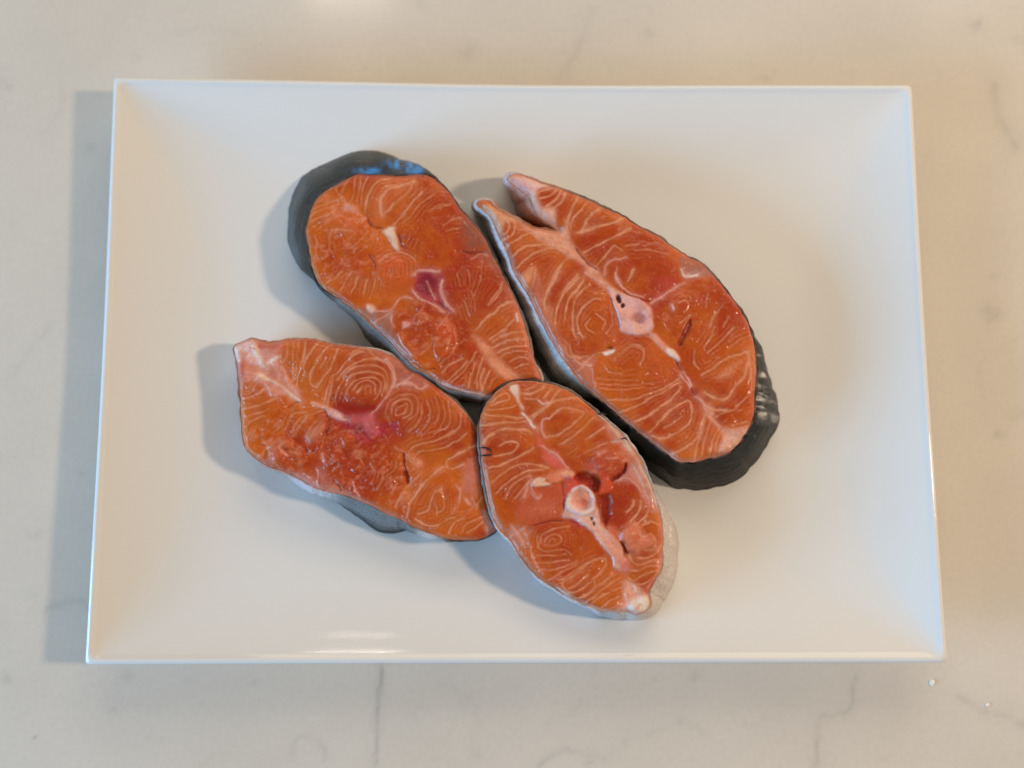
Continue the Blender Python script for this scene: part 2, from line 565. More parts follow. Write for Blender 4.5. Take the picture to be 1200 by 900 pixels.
def build_steak(cfg):
    z0 = cfg['z']
    tilt = cfg.get('tilt', (0, 0))
    ctl = parse_outline(cfg['outline'])
    xy = np.array([[p[0], p[1]] for p in ctl])
    cen = xy.mean(0)

    def zf(px, py):
        return z0 + tilt[0] * (px - cen[0]) + tilt[1] * (py - cen[1])
    # orientation: make clockwise in image (inward normal known through test)
    area = 0.5 * np.sum(xy[:, 0] * np.roll(xy[:, 1], -1) - np.roll(xy[:, 0], -1) * xy[:, 1])
    sgn = 1 if area > 0 else -1
    root = bpy.data.objects.new('salmon_steak', None)
    rx, ry = unproj(cen[0], cen[1], PZ)
    root.location = (float(rx), float(ry), PZ)
    root.empty_display_size = 0.02
    COL.objects.link(root)
    tag(root, cfg['label'], 'salmon steak', 'salmon steaks on the white plate')
    org = np.array([float(rx), float(ry), PZ])

    # base offsets, auto ones straight down with a small inset
    n = len(ctl)
    offs = []
    for i, (x, y, off, key) in enumerate(ctl):
        if off is None:
            tg = xy[(i + 1) % n] - xy[i - 1]
            nin = np.array([-tg[1], tg[0]]) * sgn / (np.hypot(*tg) + 1e-9)   # inward in image space
            zz = zf(x, y)
            wx, wy = unproj(x + nin[0] * 7, y + nin[1] * 7, zz)
            bx, by = proj(wx, wy, PZ)
            off = [bx - x, by - y]
        offs.append(off)
    full = np.column_stack([xy, np.array(offs),
                            np.array([SKINC[p[3]][0] for p in ctl]), np.array([SKINC[p[3]][1] for p in ctl])])
    dense = catmull(full, True, 1.1)
    dense[:, 4:] = np.clip(dense[:, 4:], 0.004, 0.9)
    base_px = dense[:, :2] + dense[:, 2:4]
    for _ in range(14):
        base_px = (np.roll(base_px, 2, 0) + base_px * 2 + np.roll(base_px, -2, 0)) / 4
    dense[:, 2:4] = base_px - dense[:, :2]
    ol = dense[:, :2].copy()
    seed = cfg['seed']
    # slightly ragged edge
    ol += 0.55 * np.column_stack([vnoise(ol[:, 0], ol[:, 1], 5, seed), vnoise(ol[:, 0], ol[:, 1], 5, seed + 1)])
    dense[:, :2] = ol

    # ---------------- height field grid over the cut face
    g = 0.66
    x0, y0 = ol.min(0) - 2
    x1, y1 = ol.max(0) + 2
    gx = np.arange(x0, x1, g)
    gy = np.arange(y0, y1, g)
    X, Y = np.meshgrid(gx, gy, indexing='ij')
    closed = np.vstack([ol, ol[:1]])
    ins = inside(X, Y, ol)
    de = seg_dist(X, Y, closed[::3] if len(closed[::3]) > 30 else closed)
    wpx = X + 1.1 * fbm(X, Y, 7, seed + 3, 2) + 1.5 * vnoise(X, Y, 22, seed + 6)
    wpy = Y + 1.1 * fbm(X, Y, 7, seed + 4, 2) + 1.5 * vnoise(X, Y, 22, seed + 7)

    tint = np.ones(X.shape + (3,)) * lin(FLESH)
    low = fbm(X, Y, 46, seed + 12, 3)
    mid = fbm(X, Y, 9, seed + 15, 3)
    mx = np.clip(0.45 + 1.2 * low + 0.4 * mid, 0, 1)[..., None]
    tint = tint * (1 - mx) + mx * lin((178, 60, 14))
    lt = np.clip(1.5 * fbm(X, Y, 30, seed + 90, 3) - 0.2, 0, 1)[..., None]
    tint += 0.45 * lt * (lin((222, 124, 54)) - tint)
    hz = np.zeros(X.shape)                   # metres above the cut plane
    label = np.zeros(X.shape, int)           # 0 muscle, 1 tissue, 2 vertebra, 3 blood

    cuts = [catmull(np.array([[float(v) for v in t.split(',')] for t in c.split()]), step=3) for c in cfg['cuts']]
    dc = np.full(X.shape, 1e9)
    for c in cuts:
        dc = np.minimum(dc, seg_dist(X, Y, c))
    hz += 0.0011 * (1 - np.exp(-(dc / 16) ** 1.5))
    hz += -0.0014 * np.exp(-(np.maximum(de, 0) / 4.0) ** 1.3)
    # redder towards the backbone
    for (bx, by, r, al) in cfg.get('reds', []):
        w = al * np.exp(-(((X - bx) ** 2 + (Y - by) ** 2) / r ** 2))
        w = w * (0.75 + 0.5 * mid)
        tint += np.clip(w, 0, 1)[..., None] * (lin((162, 36, 26)) - tint)

    cw = (np.clip(1 - np.exp(-(dc / 20) ** 2), 0, 1) * np.clip(1 - np.exp(-(de / 16) ** 2), 0, 1) * (0.38 + 0.35 * mid))[..., None]
    tint += np.clip(cw, 0, 0.7) * (lin((172, 56, 18)) - tint)

    def soft_poly(pts, soft):
        pl = catmull(pts, True, 3)
        lo, hi = pl.min(0) - 3 * soft - 3, pl.max(0) + 3 * soft + 3
        i0, i1 = np.searchsorted(gx, [lo[0], hi[0]])
        j0, j1 = np.searchsorted(gy, [lo[1], hi[1]])
        sl = (slice(i0, i1), slice(j0, j1))
        if i1 <= i0 or j1 <= j0:
            return sl, None
        xx, yy = wpx[sl], wpy[sl]
        d = seg_dist(xx, yy, np.vstack([pl, pl[:1]]))
        d = np.where(inside(xx, yy, pl), -d, d)
        return sl, d

    for pt in cfg['patches']:
        pts, col, al, soft, hh = pt[:5]
        lab = pt[5] if len(pt) > 5 else None
        sl, d = soft_poly(pts, soft)
        if d is None:
            continue
        w = 1 / (1 + np.exp(np.clip(d / (0.45 * soft), -30, 30)))
        wv = np.clip(w * al * (1 + (1.1 if lab == 3 else 0.45) * mid[sl]), 0, 1)
        tint[sl] += wv[..., None] * (lin(col) - tint[sl])
        hz[sl] += hh * w
        if lab is not None:
            label[sl] = np.where(d < 0, lab, label[sl])

    lines = cfg['lines']
    near = np.full(X.shape, 99.0)
    for ln in lines:
        pts, wd_, al = ln[:3]
        col = ln[3] if len(ln) > 3 else PALE
        hh = ln[4] if len(ln) > 4 else -0.00016
        pl = catmull(pts, False, 2)
        lo, hi = pl.min(0) - 17, pl.max(0) + 17
        i0, i1 = np.searchsorted(gx, [lo[0], hi[0]])
        j0, j1 = np.searchsorted(gy, [lo[1], hi[1]])
        if i1 <= i0 or j1 <= j0:
            continue
        sl = (slice(i0, i1), slice(j0, j1))
        d = seg_dist(wpx[sl], wpy[sl], pl)
        if len(ln) < 4 or ln[3] is PALE:
            e0, e1 = pl[min(2, len(pl) - 1)] - pl[0], pl[-1] - pl[max(-3, -len(pl))]
            ok = ((wpx[sl] - pl[0, 0]) * e0[0] + (wpy[sl] - pl[0, 1]) * e0[1] > 0) & ((wpx[sl] - pl[-1, 0]) * e1[0] + (wpy[sl] - pl[-1, 1]) * e1[1] < 0)
            near[sl] = np.minimum(near[sl], np.where(ok, d, 99.0))
        w0 = 0.53 * wd_ * (1.05 + 0.5 * vnoise(X[sl], Y[sl], 8, seed + 40))
        pr = np.exp(-(d / w0) ** 2)
        halo = np.exp(-(d / (w0 * 3.2)) ** 2)
        am = np.clip(al * (0.88 + 0.7 * mid[sl] + 0.35 * low[sl]), 0, 1)
        tint[sl] += (am * pr)[..., None] * (lin(col) - tint[sl])
        tint[sl] += (0.28 * am * halo)[..., None] * (lin(col) - tint[sl])
        hz[sl] += hh * np.exp(-(d / (w0 * 1.5)) ** 2)

    mus = (label == 0) & (near < 15)
    ph = near / (5.0 + 0.9 * vnoise(X, Y, 40, seed + 33)) * 2 * math.pi
    stp = np.clip((np.cos(ph) - 0.35) / 0.65, 0, 1) * (near > 2.6) * mus
    stp *= np.clip(0.35 + 1.1 * vnoise(X, Y, 24, seed + 34) + 0.5 * mid, 0, 1) * np.clip((15 - near) / 5, 0, 1)
    tint += (0.22 * stp)[..., None] * (lin(PALE) - tint)
    hz += -0.00008 * stp
    trough = np.exp(-((near - 2.6) / 1.2) ** 2) * mus
    tint *= (1 - 0.10 * trough)[..., None]
    for (bx, by, rx_, ry_, rot, hh) in cfg.get('bumps', []):
        c_, s_ = math.cos(math.radians(rot)), math.sin(math.radians(rot))
        u = ((X - bx) * c_ + (Y - by) * s_) / rx_
        v = (-(X - bx) * s_ + (Y - by) * c_) / ry_
        r2 = u * u + v * v
        hz += hh * np.clip(1 - r2, 0, 1) ** 0.8 if hh > 0 else hh * np.exp(-r2 ** 2)

    # narrow pale fat layer just inside the skin
    eb = np.exp(-(de / 2.6) ** 2) * (0.6 + 0.5 * fbm(X, Y, 18, seed + 31, 2))
    tint += np.clip(0.65 * eb, 0, 1)[..., None] * (lin(cfg.get('edge', (196, 140, 118))) - tint)
    rough = np.ones(X.shape)
    for rr in cfg.get('torn', []):
        pts, amp = rr
        sl, d = soft_poly(pts, 5)
        if d is not None:
            w = 1 / (1 + np.exp(np.clip(d / 3, -30, 30)))
            f1 = fbm(X[sl], Y[sl], 11, seed + 61, 3)
            hz[sl] += 0.8 * amp * w * f1
            pal = np.clip(0.9 * fbm(X[sl] + 0.5 * Y[sl], Y[sl], 6, seed + 63, 3) - 0.05 + 0.3 * f1, 0, 0.6) * w
            tint[sl] += pal[..., None] * (lin((224, 140, 108)) - tint[sl])
    hz += 0.00018 * fbm(X, Y, 10, seed + 50, 3) + 0.00005 * vnoise(X, Y, 2.2, seed + 51)
    we = np.exp(-(de / 2.6) ** 2)
    hz = hz * (1 - we) - 0.0012 * we          # the cut surface meets the skin's lip
    # grain: muscle fibre flecks
    tint *= (1 + 0.09 * mid + 0.05 * vnoise(X, Y, 2.4, seed + 70) + 0.03 * vnoise(X, Y, 1.3, seed + 71))[..., None]
    tint = np.clip(tint * KA, 0.003, 0.9)

    # ---------------- vertices
    use = np.zeros((X.shape[0] - 1, X.shape[1] - 1), bool)
    for a in (0, 1):
        for b_ in (0, 1):
            use |= ins[a:X.shape[0] - 1 + a, b_:X.shape[1] - 1 + b_]
    vx, vy = X.copy(), Y.copy()
    need = np.zeros(X.shape, bool)
    for a in (0, 1):
        for b_ in (0, 1):
            need[a:X.shape[0] - 1 + a, b_:X.shape[1] - 1 + b_] |= use
    out = need & ~ins
    oi = np.argwhere(out)
    for k in range(0, len(oi), 400):
        ii = oi[k:k + 400]
        p = np.column_stack([X[ii[:, 0], ii[:, 1]], Y[ii[:, 0], ii[:, 1]]])
        d2 = ((p[:, None, :] - ol[None]) ** 2).sum(-1)
        q = ol[d2.argmin(1)]
        vx[ii[:, 0], ii[:, 1]], vy[ii[:, 0], ii[:, 1]] = q[:, 0], q[:, 1]
    zp = zf(vx, vy)
    wx, wy = unproj(vx, vy, zp)
    POS = np.stack([wx, wy, zp + hz], -1)
    # normals from the smooth (unsnapped) field
    ux, uy = unproj(X, Y, zf(X, Y))
    U = np.stack([ux, uy, zf(X, Y) + hz], -1)
    du, dv = np.gradient(U, axis=0), np.gradient(U, axis=1)
    NR = np.cross(du, dv)
    NR *= np.sign(NR[..., 2:3]) / np.linalg.norm(NR, axis=-1, keepdims=True)

    # ---------------- muscle blocks between the septa (flood fill on a coarse grid)
    st = 3
    cm = ins[::st, ::st] & (dc[::st, ::st] > 2.2)
    lab = np.where(cm, -1, -2)
    cur = 0
    hh_, ww_ = lab.shape
    for i in range(hh_):
        for j in range(ww_):
            if lab[i, j] != -1:
                continue
            stack = [(i, j)]
            lab[i, j] = cur
            cells = []
            while stack:
                a, b_ = stack.pop()
                cells.append((a, b_))
                for p_, q_ in ((a + 1, b_), (a - 1, b_), (a, b_ + 1), (a, b_ - 1)):
                    if 0 <= p_ < hh_ and 0 <= q_ < ww_ and lab[p_, q_] == -1:
                        lab[p_, q_] = cur
                        stack.append((p_, q_))
            if len(cells) < 160:
                for a, b_ in cells:
                    lab[a, b_] = -2
            else:
                cur += 1
    while (lab == -2).any():
        prev = lab.copy()
        for ax, sh in ((0, 1), (0, -1), (1, 1), (1, -1)):
            r = np.roll(prev, sh, ax)
            lab = np.where((lab == -2) & (r >= 0), r, lab)
    big = np.repeat(np.repeat(lab, st, 0), st, 1)
    big = np.pad(big, ((0, max(0, X.shape[0] - big.shape[0])), (0, max(0, X.shape[1] - big.shape[1]))), mode='edge')[:X.shape[0], :X.shape[1]]
    final = np.where(label > 0, 100 + label, big)

    idx = np.arange(X.size).reshape(X.shape)
    quads = np.stack([idx[:-1, :-1], idx[:-1, 1:], idx[1:, 1:], idx[1:, :-1]], -1)
    fl = final[:-1, :-1]
    pos, nr, tn = POS.reshape(-1, 3) - org, NR.reshape(-1, 3), tint.reshape(-1, 3)
    comp = 1000
    hh_, ww_ = fl.shape
    fl = fl.copy()
    for code in (101, 102, 103):
        todo = use & (fl == code)
        for i, j in np.argwhere(todo):
            if not todo[i, j]:
                continue
            stack = [(i, j)]
            todo[i, j] = False
            cells = []
            while stack:
                a, b_ = stack.pop()
                cells.append((a, b_))
                for p_, q_ in ((a + 1, b_), (a - 1, b_), (a, b_ + 1), (a, b_ - 1)):
                    if 0 <= p_ < hh_ and 0 <= q_ < ww_ and todo[p_, q_]:
                        todo[p_, q_] = False
                        stack.append((p_, q_))
            ca = np.array(cells)
            if len(cells) < 120:
                fl[ca[:, 0], ca[:, 1]] = big[ca[:, 0], ca[:, 1]]
            else:
                comp += 10
                fl[ca[:, 0], ca[:, 1]] = comp + code - 100
    for lb in np.unique(fl[use]):
        qs = quads[use & (fl == lb)]
        if len(qs) < 30:
            continue
        u, inv = np.unique(qs, return_inverse=True)
        nm, mt = {1: ('connective_tissue', M_FAT), 2: ('vertebra', M_BONE), 3: ('blood_clot', M_BLOOD)}.get(int(lb) % 10 if lb > 999 else 0, ('muscle', M_FLESH))
        mesh_obj(nm, pos[u], inv.reshape(-1, 4), mt, root, {'tint': tn[u]}, nr[u])

    # ---------------- skin: a thick sheet wrapped round the side of the steak
    nd = len(dense)
    nxt, prv = np.roll(ol, -1, 0), np.roll(ol, 1, 0)
    tg = nxt - prv
    nout = -np.column_stack([-tg[:, 1], tg[:, 0]]) * sgn / (np.hypot(tg[:, 0], tg[:, 1])[:, None] + 1e-9)
    for _ in range(4):
        nout = (np.roll(nout, 1, 0) + nout + np.roll(nout, -1, 0)) / 3
    ze = zf(ol[:, 0], ol[:, 1])
    ex, ey = unproj(ol[:, 0], ol[:, 1], ze)
    bx, by = unproj(ol[:, 0] + dense[:, 2], ol[:, 1] + dense[:, 3], np.full(nd, PZ + 0.0003))
    nw = np.column_stack([nout[:, 0], -nout[:, 1]])
    arc = np.concatenate([[0], np.cumsum(np.hypot(*(ol[1:] - ol[:-1]).T))])
    rows, cols, uvs = [], [], []
    thick = cfg.get('skin', 0.0007) * (1 + 0.55 * vnoise(arc, arc * 0, 9, seed + 81))
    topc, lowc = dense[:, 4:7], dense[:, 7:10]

    def row(off, z, c, v, frac=None):
        if frac is None:
            x, y = ex + nw[:, 0] * off, ey + nw[:, 1] * off
        else:
            x = ex * (1 - frac) + bx * frac + nw[:, 0] * off
            y = ey * (1 - frac) + by * frac + nw[:, 1] * off
        rows.append(np.column_stack([x, y, z]))
        cols.append(c)
        uvs.append(np.column_stack([arc, np.full(nd, v), np.zeros(nd)]))
    z_top = ze - 0.0011 + 0.0002 * vnoise(arc, arc * 0, 6, seed + 83)
    pt_ = np.clip(0.5 + 1.3 * vnoise(arc, arc * 0, 11, seed + 91) + 0.6 * vnoise(arc, arc * 0, 3.5, seed + 92), 0, 1)[:, None]
    rimc = topc * (1 - 0.42 * pt_) + 0.42 * pt_ * np.array([0.42, 0.26, 0.20])
    inner = rimc * 0.5 + 0.5 * lin(cfg.get('edge', (196, 140, 118)))
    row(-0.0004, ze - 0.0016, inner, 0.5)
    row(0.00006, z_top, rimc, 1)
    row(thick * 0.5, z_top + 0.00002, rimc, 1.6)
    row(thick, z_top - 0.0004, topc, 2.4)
    L = 26
    for k in range(1, L + 1):
        f = k / L
        bul = thick + 0.0016 * math.sin(math.pi * min(1, f * 1.05)) * (1 - 0.4 * f)
        wr = 0.00004 * np.sin(f * 40 + 3 * vnoise(arc, arc * 0, 20, seed + 85)) * min(1, 3 * (1 - f)) \
            + 0.0004 * vnoise(arc, arc * 0 + k * 1.2, 22, seed + 86) + 0.00010 * vnoise(arc, arc * 0 + k * 4.0, 6, seed + 88)
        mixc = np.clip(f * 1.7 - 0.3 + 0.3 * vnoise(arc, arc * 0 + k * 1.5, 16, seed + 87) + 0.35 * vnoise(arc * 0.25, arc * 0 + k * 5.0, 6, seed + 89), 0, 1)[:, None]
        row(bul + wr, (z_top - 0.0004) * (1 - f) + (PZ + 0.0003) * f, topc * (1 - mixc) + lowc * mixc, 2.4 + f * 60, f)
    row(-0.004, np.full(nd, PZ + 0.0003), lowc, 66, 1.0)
    nr_ = len(rows)
    co = np.vstack(rows) - org
    tcol = np.clip(np.vstack(cols), 0.003, 0.9)
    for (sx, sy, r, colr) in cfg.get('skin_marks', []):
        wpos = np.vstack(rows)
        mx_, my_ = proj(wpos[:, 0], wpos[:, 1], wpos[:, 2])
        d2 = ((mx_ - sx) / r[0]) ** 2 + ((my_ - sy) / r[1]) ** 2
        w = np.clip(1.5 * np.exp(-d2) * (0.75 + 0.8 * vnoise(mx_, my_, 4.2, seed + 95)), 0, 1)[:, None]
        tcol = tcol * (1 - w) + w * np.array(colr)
    a = np.arange(nd)
    fc = []
    for k in range(nr_ - 1):
        fc.append(np.stack([k * nd + a, k * nd + np.roll(a, -1), (k + 1) * nd + np.roll(a, -1), (k + 1) * nd + a], -1))
    fq = np.vstack(fc)
    if sgn < 0:
        fq = fq[:, ::-1]
    fq = fq[:, ::-1] if sgn > 0 else fq[:, ::-1]
    mesh_obj('skin', co, fq, M_SKIN, root, {'tint': tcol, 'skin_uv': np.vstack(uvs)})

    # hidden underside
    step = max(1, nd // 120)
    uc = np.column_stack([bx, by, np.full(nd, PZ + 0.0004)])[::step] - org
    cc = uc.mean(0)
    uc = cc + (uc - cc) * 0.93
    k = len(uc)
    tri = np.stack([np.full(k, k), np.arange(k), np.roll(np.arange(k), -1)], -1)
    mesh_obj('underside', np.vstack([uc, cc[None]]), tri, M_FLESH, root, {'tint': np.tile(lin(FLESH), (k + 1, 1))}, smooth=False)

    # dark shreds of torn skin lying on the edge
    for pts in cfg.get('shreds', []):
        pl = catmull(pts, False, 1)
        zz = zf(pl[:, 0], pl[:, 1]) + 0.0006 + 0.0008 * np.sin(np.linspace(0, math.pi, len(pl)))
        wx_, wy_ = unproj(pl[:, 0], pl[:, 1], zz)
        path = np.column_stack([wx_, wy_, zz])
        ring_n = 6
        vs, fs = [], []
        for i, p in enumerate(path):
            t = path[min(i + 1, len(path) - 1)] - path[max(i - 1, 0)]
            t /= np.linalg.norm(t) + 1e-12
            a1 = np.cross(t, [0, 0, 1.0])
            a1 /= np.linalg.norm(a1) + 1e-12
            a2 = np.cross(t, a1)
            rr = 0.00034 * (1 - 0.75 * abs(2 * i / (len(path) - 1) - 1) ** 3)
            for q in range(ring_n):
                an = 2 * math.pi * q / ring_n
                vs.append(p + rr * (math.cos(an) * a1 + math.sin(an) * a2) - org)
        for i in range(len(path) - 1):
            for q in range(ring_n):
                fs.append([i * ring_n + q, i * ring_n + (q + 1) % ring_n, (i + 1) * ring_n + (q + 1) % ring_n, (i + 1) * ring_n + q])
        mesh_obj('skin_shred', vs, fs, M_SHRED, root)
    return root


def Ls(o, items):
    """items: 'w a|x,y x,y ...' lines in the 6x crop with origin o"""
    r = []
    for it in items:
        h, p = it.split('|')
        h = h.split()
        col = {'P': PINK, 'W': WHITE, 'D': DARK, 'R': (150, 36, 34), 'G': (205, 195, 188)}.get(h[2], PALE) if len(h) > 2 else PALE
        hh = -0.0005 if (len(h) > 2 and h[2] == 'D') else (0.00025 if len(h) > 2 and h[2] in 'PW' else -0.00016)
        r.append((P(p, o), float(h[0]), float(h[1]), col, hh))
    return r


# ---- upper left steak
S1 = dict(seed=11, z=0.0275, tilt=(0, 0), skin=0.0007, edge=(176, 130, 112),
    label='salmon steak with broad dark grey skin and a blue patch at its upper left end',
    outline="""417,204:-4,-27:g 397,214:-16,-24 380,223:-25,-17 369,235:-26,-8 361,253:-24,3 358,270:-19,10 361,292:-14,12
    365,312:-6,8:k 370,327 379,338 397,350:-1,2:m 417,364:-3,5 437,382:-7,14 458,402:-6,16 482,427:-4,12 500,438:-3,10 522,453:-3,10:m 543,459:-2,10 573,463:-2,6:p
    590,455 610,447 635,445:l 625,420:p 617,387:m 606,355 589,321:d 577,296 567,277 551,257 538,243 527,226 513,212:k 498,204:2,-5:k 472,205:2,-18:g 437,204:3,-30:g""",
    cuts=["362,236 408,243 430,253 438,267 450,270 465,293 483,326 505,335 520,352 530,365 545,390 555,394 580,415 605,440 625,452",
          "516,345 535,310 545,298 570,298 590,300", "483,326 470,350 450,365 437,364 425,378", "530,365 537,395 528,420 510,432 495,445"],
    reds=[(505, 345, 40, .75), (500, 390, 34, .55), (560, 300, 26, .5), (470, 285, 20, .3), (535, 350, 30, .5), (500, 225, 22, .25)],
    patches=[(P("560,270 640,290 720,420 800,560 880,740 850,760 760,620 680,510 600,490 550,400", B), (140, 92, 80), .62, 6, -.0003),
             (P("470,370 560,400 650,400 655,520 740,640 800,760 790,775 650,630 520,510 400,400", C), (160, 112, 96), .75, 4, -.0005, 1),
             (P("790,150 830,95 920,90 990,115 1010,170 1005,240 1030,310 1085,380 1060,410 1020,390 960,350 900,325 830,300 795,250", C), (166, 46, 62), .95, 2.5, -.0003, 3),
             (P("840,170 900,130 970,170 960,240 900,270 850,230", C), (120, 22, 40), .6, 3, -.0003),
             (P("980,320 1020,340 1035,380 990,360", C), (90, 14, 26), .7, 2, -.0004),
             (P("705,605 745,575 795,580 790,610 810,660 832,745 800,735 760,680 735,640", A), (236, 196, 170), .92, 2.0, .0008, 1),
             (P("455,420 520,440 545,490 480,480 425,465", A), (226, 152, 132), .8, 2.5, .0004),
             (P("620,320 660,330 740,400 850,520 950,600 1000,630 930,645 860,630 800,590 740,520 690,440", D), (228, 152, 118), .88, 3, .0001, 1),
             (P("370,540 430,490 530,500 570,560 520,640 420,640 370,600", A), (214, 106, 58), .6, 5, .0003),
             (P("660,830 740,780 830,760 920,790 950,860 930,960 820,1020 700,980", A), (208, 92, 46), .6, 5, .0006),
             (P("980,470 1050,480 1100,540 1090,650 1030,740 960,700 950,580", C), (206, 82, 30), .6, 4, .0010),
             (P("610,420 680,300 760,240 930,240 890,340 760,470 700,540 640,540", A), (214, 104, 52), .5, 4, .0003),
             (P("480,345 530,350 540,390 500,390", C), (240, 190, 172), .85, 2, .0005),
             (P("735,465 775,470 775,500 740,505", C), (228, 150, 138), .8, 1.5, .0005)],
    torn=[(P("200,420 420,380 640,520 700,700 560,900 300,1050 200,800", A), .0005), (P("700,330 960,360 1080,500 1090,700 960,790 800,740 680,540", C), .0006)],
    lines=Ls(A, ["1.2 .5|470,240 440,300 420,330", "1.3 .6|520,220 510,300 490,380 470,410", "1.3 .6|560,215 548,300 530,400", "1.6 .65|605,225 575,300 560,420",
                 "2.2 .85|760,240 680,260 630,320 600,400 585,470", "2.6 .9|930,250 820,300 740,340 700,390 695,440 700,490", "2 .8|930,250 900,320 840,380 780,430 720,480",
                 "1.8 .7|985,330 930,390 880,450 830,510 780,560", "1.3 .5|1040,360 960,440 900,500 850,550", "1.2 .35|1200,420 1100,430 1060,470", "1.2 .35|1180,330 1090,330 1040,370",
                 "1.4 .5|330,300 400,290 450,260", "1.5 .5|240,450 330,400 420,370", "1.4 .5|210,500 300,450 400,400", "1.4 .5|220,540 300,500 380,450", "1.4 .5|230,580 310,540 370,490",
                 "2.5 .7|390,610 430,600 480,600", "1.5 .4|330,650 340,700 330,740 360,770", "1.3 .45|240,650 245,720 235,760 260,810", "1.5 .4|600,610 560,660 480,720",
                 "1.3 .4|390,280 395,330 430,370", "1.8 .5|720,310 760,295 810,290",
                 "2 .7 D|600,490 615,550 650,580 700,580", "1.6 .6 D|820,640 840,690 870,730", "1.6 .6 D|620,780 650,820 660,870", "1.6 .5|690,820 740,780 830,755 910,780 940,820",
                 "1.2 .3|780,860 770,940", "1.2 .3|830,830 820,930", "1.2 .3|880,840 880,920"]) +
          Ls(C, ["1.8 .65|300,110 250,160 190,195", "1.8 .7|365,120 330,180 290,250", "2 .75|415,150 405,200 380,250", "1.8 .7|475,170 460,210 455,260", "1.6 .6|540,150 515,230 500,290",
                 "2.2 .7 P|530,390 600,385 660,370 720,300 800,310", "2 .6 P|540,470 600,430 660,390", "1.6 .6 P|660,400 650,460 670,510", "1.4 .6 P|700,560 740,620 800,700",
                 "1.4 .45 P|820,420 790,480 740,510", "2.2 .8 P|790,240 830,290 900,320 960,350 1025,400", "2.4 .8 P|1010,180 1005,250 1040,330 1090,390", "2.4 .75 P|800,140 830,110 880,95 990,115",
                 "1.4 .6 P|900,180 930,240 960,300", "1.4 .5|1090,520 1105,600 1080,690 1000,760", "1.4 .4|1060,600 1040,680", "1.3 .4 P|1060,400 1020,460 980,520", "1.5 .5 D|800,740 880,790 960,790"]) +
          Ls(D, ["2.2 .8|910,80 850,100 780,160 700,220 650,280", "1.8 .7|910,210 850,280 770,330 740,345", "1.8 .75|980,290 900,300 820,330 760,360", "1.8 .75|990,340 900,345 800,385 760,400",
                 "1.8 .7|1000,385 900,395 840,415 800,435", "1.8 .7|1000,430 930,425 860,440 820,460", "1.8 .65|1010,480 940,470 880,500", "1.6 .6|1010,520 960,525 920,545",
                 "1.6 .6|590,500 540,560 450,640", "1.4 .5|650,440 600,520 560,580 490,640", "1.6 .65|640,520 620,600 600,680", "1.8 .7|690,490 660,600 655,690", "1.8 .7|705,560 680,650 690,720",
                 "1.6 .6|745,570 710,650 690,710", "1.5 .55|790,610 760,640 740,690", "2 .5|420,580 450,540 500,510 560,480", "1.4 .6|560,80 580,140 600,190", "1.4 .5|820,0 800,50 760,90",
                 "1.2 .4|620,20 640,90 640,150", "5 .42 P|890,0 950,150 1000,300 1050,480 1085,630", "2 .5 W|300,590 400,650 470,670 560,705 700,740", "2.4 .7 W|930,170 945,220", "1.3 .4|560,350 480,420"]) +
          Ls(B, ["1.3 .35|700,560 690,700 640,820", "1.2 .35|600,640 610,760", "1.2 .3|520,660 540,760", "1.5 .45 P|620,560 680,530 720,540", "1.2 .35|470,190 400,200 330,220", "1.3 .4|240,430 210,490", "1.5 .5 D|560,510 620,520 690,520",
                 "1.5 .5|830,730 790,810 740,880", "1.2 .35|540,280 480,290 420,320", "1.2 .35|520,340 440,360"]),
    bumps=[(500, 330, 14, 16, 20, .0006), (493, 385, 22, 18, 30, .0008), (523, 405, 14, 20, 20, .0008), (455, 315, 20, 16, 0, .0005), (408, 262, 22, 16, 0, .0006), (453, 236, 24, 16, -40, .0006)],
    skin_marks=[(432, 200, (13, 3.2), (0.06, 0.33, 0.90)), (470, 193, (15, 5.0), (0.06, 0.33, 0.90)), (486, 199, (11, 3.6), (0.06, 0.33, 0.90)), (452, 197, (4, 5), (0.012, 0.02, 0.035))])

